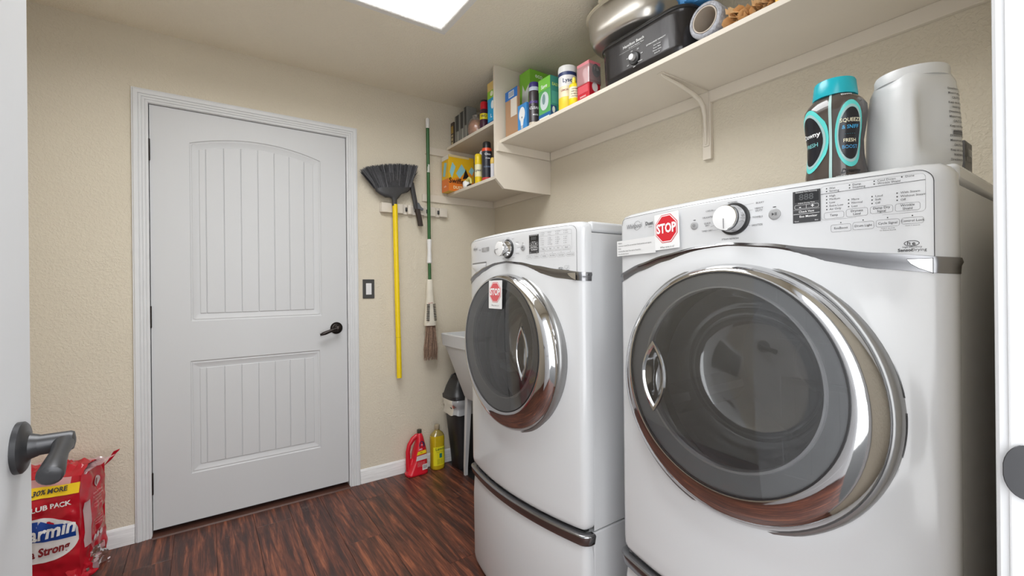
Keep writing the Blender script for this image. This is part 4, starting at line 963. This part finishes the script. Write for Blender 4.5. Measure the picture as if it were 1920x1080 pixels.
can('white_capped_bottle', 'white-capped bottle half hidden behind the black spray can', 'bottle', 1.462, 2.408, Z3, [('bottle_body', [(.026, 0), (.028, .003), (.028, .19), (.024, .200)], M_dark), ('cap', [(.024, .2002), (.024, .225), (.018, .236), (.001, .238)], M_white)])
can('glue_bottle', 'small white bottle with yellow cap beside the shelf side panel', 'bottle', 1.384, 2.175, Z3, [('bottle_body', [(.012, 0), (.013, .002), (.013, .09)], cm((214, 214, 222), .4)), ('cap', [(.0145, .0902), (.0145, .112), (.010, .125), (.001, .126)], cm((226, 190, 90), .4))])
sp = thing('trigger_sprayer', 'white and yellow spray nozzle lying in front of the duster box', 'sprayer', (1.372, 2.468, Z3))
mb = MB(); crumple(mb, 0, 0, .025, .024, .024, .027, M_white, .15, 2, 5); mb.build('nozzle_shroud', sp, smooth=50)
mb = MB(); mb.tube([(.0, -.01, .045), (.0, -.035, .058), (.0, -.055, .045), (0, -.06, .02)], [.012, .010, .008, .006], cm((214, 206, 120), .4), 10); mb.build('trigger', sp, smooth=40)
mb = MB(); mb.tube([(0, -.02, .012), (0, -.05, .012)], .010, M_dark, 12); mb.build('collar', sp, smooth=40)

# ------------------------------------------------------------------ far wall hangings
ls = thing('light_switch', 'dark rocker switch plate with white paddle, right of the door', 'switch', (.816, D, 1.159))
MB().box(-.035, .035, -.006, -.0003, -.0575, .0575, mat('dark_grey_plate', (66, 66, 66), .35)).build('switch_plate', ls, smooth=0, bevel=.0025)
MB().box(-.0165, .0165, -.0085, -.0062, -.034, .034, cm((222, 222, 224), .35)).build('rocker', ls, smooth=0, bevel=.001)
# tool rail
rl = thing('tool_rail', 'cream wall-mounted tool holder rail with black rollers', 'rail', (1.113, D, 1.656))
M_cream = mat('cream_plastic', (214, 206, 194), .45, var=.03)
fixn(MB().prism([(a, b) for a, b in rrect(.226, .031, .010, 4)], lambda a, b, t: (a, t, b), -.014, -.0003, M_cream).build('backing', rl, smooth=40, bevel=.002))
slots = [.975-1.113, 1.045-1.113, 1.106-1.113, 1.186-1.113, 1.265-1.113]; ed = [-.224]+slots+[.224]
for i in range(6):
    a = ed[i]+(.012 if i else 0); b = ed[i+1]-(.012 if i < 5 else 0)
    poly = [(a, -.014), (a+.004, -.030), ((a+b)/2, -.034), (b-.004, -.030), (b, -.014)]
    fixn(MB().prism(poly, lambda p, q, t: (p, q, t), -.029, .029, M_cream).build('housing', rl, smooth=30, bevel=.002))
for s in slots:
    mb = MB(); mb.lathe(s+.008, -.020, [(.0055, -.012), (.0062, -.011), (.0062, .011), (.0055, .012)], M_blackp, 14); mb.build('roller', rl, smooth=40)
# broom
HY = D-.055
bm_ = thing('broom', 'yellow-handled broom with black bristles, hanging head up', 'broom', (.966, HY, 1.675))
M_yel = mat('yellow_lacquer', (238, 206, 10), .3, var=.02)
mb = MB(); mb.tube([(0, 0, 0), (.0055, .0, -.40), (.012, .0, -.80), (.013, 0, -.815), (.0165, .0, -1.064)], [.0155, .0155, .0155, .0155, .0155], M_yel, 20)
mb.tube([(.0131, 0, -.8135), (.0131, 0, -.8155)], .0159, mat('yellow_joint', (190, 160, 10), .4), 20); mb.build('handle', bm_, smooth=40)
M_blk = mat('grey_black_plastic', (62, 62, 64), .4, var=.08)
outl_ = [(-.018, .0), (-.020, .035), (-.050, .062), (-.095, .085), (-.125, .115), (-.128, .135), (.085, .150), (.098, .110), (.075, .070), (.030, .048), (.014, .035), (.013, 0)]
mb = MB(); rings = []
NB = 24
for z, xl_, xr_, ty in ((-.01, -.018, .012, .013), (.03, -.019, .013, .013), (.040, -.030, .022, .015), (.052, -.058, .045, .017), (.066, -.092, .080, .019), (.082, -.116, .098, .020), (.100, -.126, .103, .020)):
    cx_, hx_ = (xl_+xr_)/2, (xr_-xl_)/2
    rings.append([(cx_+hx_*math.copysign(abs(math.cos(a))**.7, math.cos(a)), ty*math.sin(a), z+.016*(math.cos(a))*(z > .045)) for a in [2*PI*k/NB for k in range(NB)]])
mb.loft(rings, M_blk); mb.build('broom_head', bm_, smooth=50)
M_bris = mat('black_bristle', (54, 54, 58), .45, var=.3, vscale=80)
M_bris2 = mat('grey_dusty_bristle', (104, 104, 108), .5, var=.2)
mb = MB(); rnd = random.Random(2)
for i in range(1900):
    a = rnd.random(); y_ = rnd.uniform(-1, 1); x0 = -.122+.222*a; z0 = .082+.032*a
    x1 = -.200+.345*a+rnd.gauss(0, .003); z1 = .192+.062*a+.016*math.sin(PI*a)+rnd.uniform(-.008, .004)
    if a < .06: x1 -= rnd.uniform(0, .008); z1 -= rnd.uniform(0, .02)
    if rnd.random() < .02: x1 += rnd.uniform(-.01, .025); z1 -= rnd.uniform(0, .03)
    y0, y1 = y_*.014, y_*.030; w_ = .0011; xm, zm, ym = (x0+x1)/2+.2*(x0-x1)*.2, (z0+z1)/2, (y0+y1)/2
    mb.add([(x0-w_, y0, z0), (x0+w_, y0, z0), (xm-w_, ym, zm), (xm+w_, ym, zm), (x1-w_*.6, y1, z1), (x1+w_*.6, y1, z1)], [(0, 1, 3, 2), (2, 3, 5, 4)], M_bris2 if i % 4 == 0 else M_bris)
for i in range(26):   # stray bristles at the right side
    z0 = rnd.uniform(.13, .2); x0 = .10+(z0-.13)*.5; mb.add([(x0, 0, z0), (x0, .001, z0+.0008), (x0+rnd.uniform(.02, .055), rnd.uniform(-.01, .01), z0+rnd.uniform(-.02, .06))], [(0, 1, 2)], M_bris)
o = mb.build('bristles', bm_, smooth=0); o['kind'] = 'stuff'
mb = MB()      # dense core of the bristle fan
mb.loft([[(cx_+hx_*math.cos(a), ty*math.sin(a), z) for a in [2*PI*k/24 for k in range(24)]] for z, cx_, hx_, ty in ((.092, -.012, .106, .014), (.14, -.018, .130, .018), (.185, -.025, .150, .022))], M_bris); o = mb.build('bristle_core', bm_, smooth=0)
# hand brush
hbm = thing('hand_brush', 'narrow black hand brush hanging beside the broom', 'brush', (1.118, D-.040, 1.66))
mb = MB(); mb.loft([[(cx_+a, b, z) for a, b in rrect(.0135, .010, .004, 3)] for z, cx_ in ((.000, -.006), (.04, -.014), (.10, -.026), (.165, -.038))], M_blk); mb.build('brush_back', hbm, smooth=40)
mb = MB(); mb.loft([[(cx_+a, b-.006, z) for a, b in rrect(.013, .014, .003, 3)] for z, cx_ in ((.000, -.004), (-.05, .008), (-.105, .018))], mat('dark_brown_bristle', (52, 42, 38), .6, var=.4, vscale=120, stretch=(1, 1, .1))); mb.build('brush_bristles', hbm, smooth=40)
mb = MB(); mb.prism([(.0, .0), (.034, -.006), (.036, .006), (.022, .014), (.006, .040), (-.004, .04)], lambda a, b, t: (a, t, b), -.014, .004, cm((96, 100, 106), .4)); fixn(mb.build('hanging_clip', hbm, smooth=30, bevel=.001))
# mop
mp_ = thing('twist_mop', 'green-handled string mop hanging head down beside the corner shelf', 'mop', (1.190, HY, 1.45))
M_grn = mat('green_lacquer', (40, 92, 44), .3, var=.03)
mb = MB(); mb.tube([(-.003, 0, .735), (.0, 0, .02)], .0105, M_grn, 18); mb.tube([(0, 0, -.13), (.001, 0, -.27)], .0100, M_grn, 18)
mb.tube([(-.0015, 0, .5), (-.0015, 0, .45)], .0108, cm((196, 200, 190), .4), 18); mb.build('handle', mp_, smooth=40)
mb = MB(); mb.tube([(-.003, 0, .733), (-.003, 0, .79), (-.003, 0, .797)], [.0125, .0125, .009], M_plast, 18); mb.build('handle_cap', mp_, smooth=40)
mb = MB(); mb.tube([(0, 0, .022), (0, 0, .018), (0, 0, -.05), (0, 0, -.10), (0, 0, -.128), (0, 0, -.132)], [.012, .0155, .0120, .0145, .0165, .012], M_plast, 18); mb.build('twist_grip', mp_, smooth=40)
M_mopp = mat('cream_mop_plastic', (220, 214, 200), .45, var=.02)
mb = MB(); mb.loft([ell_ring(0, 0, z, a, b, 2.2, 28) for z, a, b in ((-.235, .015, .013), (-.245, .019, .016), (-.33, .023, .019), (-.36, .025, .020), (-.40, .029, .022), (-.50, .040, .027), (-.525, .042, .028), (-.530, .040, .026))], M_mopp); mc = mb.build('mop_socket', mp_, smooth=40)
mb = MB()
for cx_ in (-.020, .020):
    for i in range(10):
        z = -.395-.011*i; s_ = 1+i*.03
        mb.box(cx_*s_-.0075, cx_*s_+.0075, -.0285-.0004*i, -.014, z-.0022, z+.0022, M_dark)
mb.text('libman', .012, lambda a, b: (a-.006, -.0245, -.385+b+a*.2), cm((180, 50, 50), .4)); mb.build('socket_slots', mp_, smooth=0)
M_str = mat('dirty_mop_string', (142, 116, 98), .85, var=.35, vscale=90)
mb = MB(); rnd = random.Random(5)
for i in range(64):
    a0 = rnd.uniform(0, 2*PI); r0 = math.sqrt(rnd.random()); x0, y0 = r0*.032*math.cos(a0), r0*.020*math.sin(a0); k_ = rnd.uniform(1.2, 1.75)
    pts = [(x0, y0, -.52), (x0*(1+(k_-1)*.5)+rnd.uniform(-.004, .004), y0*1.1, -.60), (x0*k_-.004+rnd.uniform(-.005, .005), y0*1.3, -.68), (x0*k_-.006, y0*1.3, -.735+rnd.uniform(-.02, .022))]
    mb.tube(pts, [.0035, .0042, .0042, .003], M_str, 5, flat=.6)
o = mb.build('mop_strings', mp_, smooth=40); o['kind'] = 'stuff'

# ------------------------------------------------------------------ sink, bin, bottles
sk = thing('laundry_sink', 'light grey plastic laundry sink on legs, behind the washer', 'sink', (1.48, 2.30, 0))
M_sink = mat('pale_grey_sink_plastic', (206, 208, 211), .4, var=.01)
def rr_at(x0, x1, y0, y1, z, r=.02): return [((x0+x1)/2-1.48+a, (y0+y1)/2-2.30+b, z) for a, b in rrect((x1-x0)/2, (y1-y0)/2, r, 5)]
mb = MB()
mb.loft([rr_at(1.310, 1.64, 2.05, 2.395, .485, .03), rr_at(1.300, 1.65, 2.04, 2.415, .50, .03), rr_at(1.253, 1.70, 2.01, 2.575, .795, .03), rr_at(1.245, 1.708, 2.004, 2.588, .797, .02), rr_at(1.241, 1.712, 2.0, 2.600, .868, .02), rr_at(1.246, 1.707, 2.005, 2.595, .872, .02), rr_at(1.262, 1.69, 2.02, 2.575, .870, .03), rr_at(1.275, 1.68, 2.03, 2.56, .80, .03), rr_at(1.32, 1.63, 2.06, 2.38, .51, .03)], M_sink)
fixn(mb.build('basin', sk, smooth=30))
for lx, ly in ((1.318, 2.385), (1.62, 2.385), (1.318, 2.09), (1.62, 2.09)):
    mb = MB(); sx_ = 1 if lx > 1.4 else -1; q = .026
    ft = (1.315 if sx_ < 0 else 1.625, ly+(.035 if ly > 2.2 else -.03))
    def Lr(x_, y_, z, q): return [(x_-1.48, y_-2.30, z), (x_-1.48-sx_*q, y_-2.30, z), (x_-1.48-sx_*q, y_-2.30+.004, z), (x_-1.48-sx_*.004, y_-2.30+.004, z), (x_-1.48-sx_*.004, y_-2.30+q*(1 if ly < 2.2 else 1), z), (x_-1.48, y_-2.30+q, z)]
    mb.loft([Lr(ft[0], ft[1], 0.0, .018), Lr(ft[0], ft[1], .05, .020), Lr(lx, ly, .50, .032)], M_sink); fixn(mb.build('leg', sk, smooth=0))
bn = thing('waste_bin', 'tall black swing-lid bin with a clear liner, under the sink', 'bin', (1.405, 2.572, 0)); bn.scale = (1, 1, .935)
mb = MB(); M_bin = mat('black_bin_plastic', (42, 42, 44), .4)
mb.loft([ell_ring(0, 0, z, a, b, 4, 40) for z, a, b in ((0, .080, .072), (.004, .083, .075), (.10, .090, .080), (.48, .128, .098))], M_bin); mb.build('bin_body', bn, smooth=50)
mb = MB(); mb.loft([ell_ring(0, 0, z, a, b, 4, 40) for z, a, b in ((.480, .132, .099), (.482, .139, .102), (.505, .140, .102), (.510, .132, .098), (.56, .118, .085), (.61, .095, .070), (.640, .06, .055), (.648, .02, .03))], M_bin)
mb.tube([(-.06, 0, .632), (-.075, 0, .648), (-.095, 0, .640), (-.105, 0, .622)], .006, M_bin, 8); mb.build('swing_lid', bn, smooth=50)
M_lin = glassy('clear_liner_film', (225, 228, 232), .25, .08, (215, 218, 222), .55)
mb = MB(); rings = []
for i in range(8):
    z = .482-.10*i/7; s_ = 1.03+.05*math.sin(i*1.1)
    rings.append([(p[0]*(1+.05*noise.noise((k*.6, i*.5, 1))), max(-.0, 0)+p[1]*(1+.03*noise.noise((k*.6, i*.5, 4))), z-.015*noise.noise((k*.35, 0, 9))*(i == 7)) for k, p in enumerate(ell_ring(0, 0, z, (.128-.0004*i)*s_, min(.103, .100*s_), 4, 40))])
mb.loft(rings, M_lin, False, False); mb.build('liner', bn, smooth=50)
# red jug
jg = thing('floor_cleaner_jug', 'red plastic cleaner jug with a loop handle, on the floor', 'jug', (1.082, 2.625, 0), .05)
M_redj = mat('red_jug_plastic', (206, 26, 44), .3, var=.03)
# body from stacked sections (x across)
mb = MB(); JS = [(0, -.064, .066, .036), (.004, -.070, .070, .040), (.015, -.071, .071, .041), (.020, -.066, .067, .038), (.10, -.066, .066, .038), (.15, -.062, .062, .036), (.19, -.050, .050, .032), (.225, -.012, .044, .026), (.243, .0, .038, .021), (.252, .010, .032, .013)]
def jring(z, a, b, h_): return [((a+b)/2+p, q, z) for p, q in rrect((b-a)/2, h_, min(h_*.75, (b-a)/2*.9), 5)]
mb.loft([jring(*JS[i]) for i in range(4)]+[jring(.10, -.028, .066, .038), jring(.15, -.018, .062, .036), jring(.19, -.006, .052, .032), jring(.225, .0, .044, .026), jring(.243, .004, .038, .021), jring(.252, .012, .032, .013)], M_redj)
mb.build('jug_body', jg, smooth=45)
mb = MB(); mb.tube([(-.050, 0, .035), (-.055, 0, .10), (-.056, 0, .15), (-.046, 0, .19), (-.022, 0, .222), (.006, 0, .236)], [.016, .0125, .0115, .0115, .013, .014], M_redj, 16, flat=1.2)
mb.tube([(-.035, 0, .03), (-.03, 0, .075), (-.022, 0, .10)], [.026, .020, .012], M_redj, 14); mb.build('handle', jg, smooth=45)
mb = MB(); mb.lathe(.022, 0, [(.0135, .252), (.0145, .254), (.0145, .272), (.012, .274), (.001, .2745)], cm((64, 62, 52), .4), 24); mb.build('cap', jg, smooth=40)
mb = MB(); JF = lambda a, b, o=0: (a, -.0388-o+.010*max(0, b-.12)/.1*1.2, b)
mb.add([JF(a, b, .001) for a, b in ovl(.024, .185, .018, .022)], [tuple(range(20))], cm((38, 42, 80), .3))
mb.add([JF(a, b, .001) for a, b in ((-.014, .128), (.050, .132), (.048, .152), (-.006, .148))], [(0, 1, 2, 3)], cm((236, 206, 40), .3))
mb.add([JF(a, b, .001) for a, b in ((-.020, .094), (.055, .096), (.052, .126), (-.014, .122))], [(0, 1, 2, 3)], cm((214, 212, 210), .3))
mb.add([JF(a, b, .001) for a, b in ((.022, .030), (.056, .032), (.056, .066), (.022, .064))], [(0, 1, 2, 3)], cm((236, 232, 230), .3))
for i in range(10): mb.add([JF(.025+.003*i+a, b, .0016) for a, b in ((0, .038), (.0012, .038), (.0012, .060), (0, .060))], [(0, 1, 2, 3)], M_ink)
for i in range(5): mb.text('Hardwood floor cleaner', .0052, (lambda i: lambda a, b: JF(a+.014, b+.084-.0065*i, .0014))(i), cm((240, 190, 190), .4))
mb.text('AO', .014, lambda a, b: JF(a+.014, b+.160, .0016), M_white, .02); mb.text('TO', .010, lambda a, b: JF(a+.016, b+.140, .0018), cm((60, 40, 40), .4), .02); mb.text('Mr', .012, lambda a, b: JF(a+.024, b+.184, .0018), M_white)
mb.build('label_print', jg, smooth=0)
# yellow bottle
yb_ = thing('lemon_cleaner_bottle', 'clear yellow lemon cleaner bottle on the floor beside the red jug', 'bottle', (1.226, 2.628, 0), .05)
M_lemon = mat('yellow_liquid_bottle', (206, 178, 30), .15, var=.06, vscale=15, coat=.5)
mb = MB(); YS = [(0, .036, .030), (.004, .042, .035), (.015, .044, .037), (.06, .043, .036), (.15, .043, .036), (.195, .045, .037), (.215, .043, .035)]
mb.loft([ell_ring(0, 0, *s_, 3, 36) for s_ in YS], M_lemon, True, False); mb.build('bottle_body', yb_, smooth=50)
M_neck = mat('empty_amber_neck', (150, 132, 70), .15, var=.05, coat=.5)
mb = MB(); mb.loft([ell_ring(0, 0, *s_, 3 if s_[0] < .22 else 2, 36) for s_ in [(.215, .043, .035), (.228, .038, .030), (.238, .026, .021), (.245, .0165, .015), (.252, .0145, .0145)]], M_neck, False, True); mb.build('shoulder', yb_, smooth=50)
mb = MB(); mb.lathe(0, 0, [(.0155, .252), (.0165, .254), (.0165, .278), (.0145, .281), (.001, .2815)], mat('pale_brown_cap', (160, 146, 122), .4), 24); mb.build('cap', yb_, smooth=40)
mb = MB()
def YL(a, b, o=.0012):
    aa = .043+o; bb = .036+o; return (a, -bb*(1-min(.999, abs(a/aa))**3)**(1/3.), b)
mb.grid(16, 4, lambda a, b: YL(-.040+.080*a, .030+.118*b), cm((236, 226, 40), .4))
mb.text('Lemon', .024, lambda a, b: YL(a+.004, b+.134, .002), cm((70, 110, 50), .4), .01)
mb.text('All-purpose cleaner', .006, lambda a, b: YL(a, b+.116, .002), M_ink); mb.grid(4, 1, lambda a, b: YL(-.004+.018*a, .078+.028*b, .002), cm((50, 130, 110), .4))
for i in range(5): mb.text('Limpiador multiusos', .0048, (lambda i: lambda a, b: YL(a, b+.068-.0065*i, .002))(i), M_ink)
mb.build('label', yb_, smooth=40)

# ------------------------------------------------------------------ toilet paper pack
bg = thing('toilet_paper_pack', 'red plastic pack of toilet paper rolls on the floor, left of the door', 'toilet paper', (-.415, 2.452, 0), -.30)
M_bagr = mat('red_printed_film', (186, 22, 40), .22, var=.05, vscale=20, coat=.3)
BW, BD, BH = .24, .175, .425
def bdisp(a, c, s):
    return .010*noise.noise((a*14+s, c*14, s))+.005*noise.noise((a*38, c*30, s+3))+.012*math.sin(PI*min(1, max(0, c/BH)))*math.sin(PI*min(1, max(0, a/(BW if s < 5 else BD))))
def bf(a, c, o=0): return (-a, -bdisp(a, c, 1)-o+max(0, c-.36)*.25, c)            # front face, a from right corner to the left
def bs(b, c, o=0): return (bdisp(b, c, 7)*1.0+o-max(0, c-.36)*.15, b, c)    # right side face
mb = MB()
mb.grid(40, 60, lambda a, c: bf(BW*(1-a), .004+(BH-.004)*c), M_bagr)
mb.grid(28, 60, lambda a, c: (lambda p: (p[0]*min(1, a*8), p[1], p[2]) if a > 0 else bf(0, .004+(BH-.004)*c))(bs(BD*a, .004+(BH-.004)*c)), M_bagr)
mb.grid(2, 20, lambda a, c: (-BW, -bdisp(BW, .004+(BH-.004)*c, 1)*(1-a)+BD*a, .004+(BH-.004)*c), M_bagr)
mb.grid(2, 20, lambda a, c: (-BW*(1-a), BD, .004+(BH-.004)*c), M_bagr)
# gathered top
def topf(a, b):
    x_ = -BW*(1-a); e = min(1, 4*min(b, 1-b)); p0 = bf(BW*(1-a), BH)
    return (x_*(1-.0), p0[1]*(1-b)+BD*b, BH+.030*math.sin(PI*b)*(1+.5*noise.noise((a*9, b*5, 2)))+.012*noise.noise((a*20, b*16, 6))*e)
mb.grid(30, 14, topf, M_bagr)
mb.build('wrapper', bg, smooth=35)
mb = MB()
Y_ = cm((246, 206, 40), .3); Bl = cm((24, 66, 150), .3); Wh = cm((226, 222, 222), .3); DkR = cm((120, 16, 26), .35)
G = lambda a0, a1, c0, c1, m, o, fn=bf, n=20, cu=lambda a: 0: mb.grid(n, 4, lambda a, c: fn(a0+(a1-a0)*a, c0(a0+(a1-a0)*a)+(c1(a0+(a1-a0)*a)-c0(a0+(a1-a0)*a))*c, o), m)
G(.0, .238, lambda a: .362-.06*max(0, a-.02), lambda a: .402-.05*a, Y_, .0045)
G(.03, .238, lambda a: .398-.05*a, lambda a: .424, cm((214, 160, 160), .3), .0016)
def lobe(a): t = max(-1, min(1, (a-.118)/.115)); return math.sqrt(max(0, 1-t*t))
G(.004, .232, lambda a: .185-.078*lobe(a), lambda a: .215+.064*lobe(a), Wh, .0036, n=60)
G(.012, .226, lambda a: .192-.004*lobe(a), lambda a: .212+.058*lobe(a)*(.9+.1*math.cos(a*45)), Bl, .0050, n=60)
def bt_(s, size, a_, c_, m, bold=.02, sx=1, shear=0, slope=.12): mb.text(s, size, lambda p, q: bf(a_-p, c_+q+p*slope, .0085), m, bold, sx, 'CENTER', shear)
bt_('CLUB PACK', .026, .090, .322, M_white, .03)
bt_('Charmin', .076, .118, .222, M_white, .03, .80, .25, .14); bt_('Ultra Strong', .042, .116, .148, DkR, .035, .82, 0, .15); bt_('30% MORE', .024, .09, .380, M_ink, .03)
# side face
G2 = lambda b0, b1, c0, c1, m, o: mb.grid(8, 6, lambda a, c: bs(b0+(b1-b0)*a, c0+(c1-c0)*c, o), m)
for i in range(5): mb.text(('Septic safe tissue', 'for home plumbing', 'Cleans better', 'and lasts longer', '2-ply bath tissue')[i], .010, (lambda i: lambda p, q: bs(.105+p, .322-.014*i+q, .003))(i), cm((236, 170, 170), .4))
for i in range(4): mb.text(('Forest', 'responsible', 'sourced paper', 'recycle film')[i], .009, (lambda i: lambda p, q: bs(.105+p, .225-.012*i+q, .003))(i), cm((236, 190, 190), .4))
vs = [bs(.110+.022*math.cos(2*PI*k/20), .362+.022*math.sin(2*PI*k/20), .003) for k in range(20)]; mb.add(vs, [tuple(range(20))], cm((222, 200, 200), .4))
vs = [bs(.110+.016*math.cos(2*PI*k/20), .362+.016*math.sin(2*PI*k/20), .0036) for k in range(20)]; mb.add(vs, [tuple(range(20))], DkR)
for q_ in (.075, .103, .131):
    vs = [bs(q_+.012*math.cos(2*PI*k/16), .140+.012*math.sin(2*PI*k/16), .003) for k in range(16)]; mb.add(vs, [tuple(range(16))], cm((226, 210, 210), .4))
G2(.015, .050, .13, .31, cm((196, 170, 170), .3), .0022)
mb.build('printed_design', bg, smooth=60)
# clear crinkled plastic bits: corner ears and the foot
mb = MB()
M_ear = glassy('crinkled_film', (236, 220, 222), .15, .10, (226, 190, 195), .45)
def sheet(p0, p1, p2, p3, amp, sd, m, n=14):
    P4 = [Vector(p) for p in (p0, p1, p2, p3)]
    def f(a, b):
        p = P4[0]*(1-a)*(1-b)+P4[1]*a*(1-b)+P4[2]*a*b+P4[3]*(1-a)*b
        d = noise.noise_vector(p*45+Vector((sd, 0, 0)))*amp; return tuple(p+d)
    mb.grid(n, n, f, m)
mb = MB(); sheet((-.10, .06, .425), (.0, .04, .415), (.055, .14, .455), (-.05, .12, .452), .010, 1, M_ear); mb.build('plastic_flap', bg, smooth=20)
mb = MB(); sheet((-.22, .05, .430), (-.10, .04, .43), (-.08, .12, .46), (-.22, .12, .455), .010, 5, M_ear); mb.build('plastic_flap', bg, smooth=20)
mb = MB(); sheet((.0, .03, .09), (.018, .12, .10), (.028, .15, .012), (.008, .02, .008), .012, 2, M_ear); mb.build('plastic_flap', bg, smooth=20)
mb = MB(); sheet((-.04, -.01, .05), (.01, .02, .09), (.03, .06, .010), (-.01, -.03, .008), .010, 3, M_bagr); mb.build('plastic_flap', bg, smooth=20)
mb = MB(); sheet((.02, .13, .415), (.035, .15, .43), (.060, .165, .470), (.045, .15, .468), .004, 4, M_bagr); mb.build('plastic_flap', bg, smooth=20)
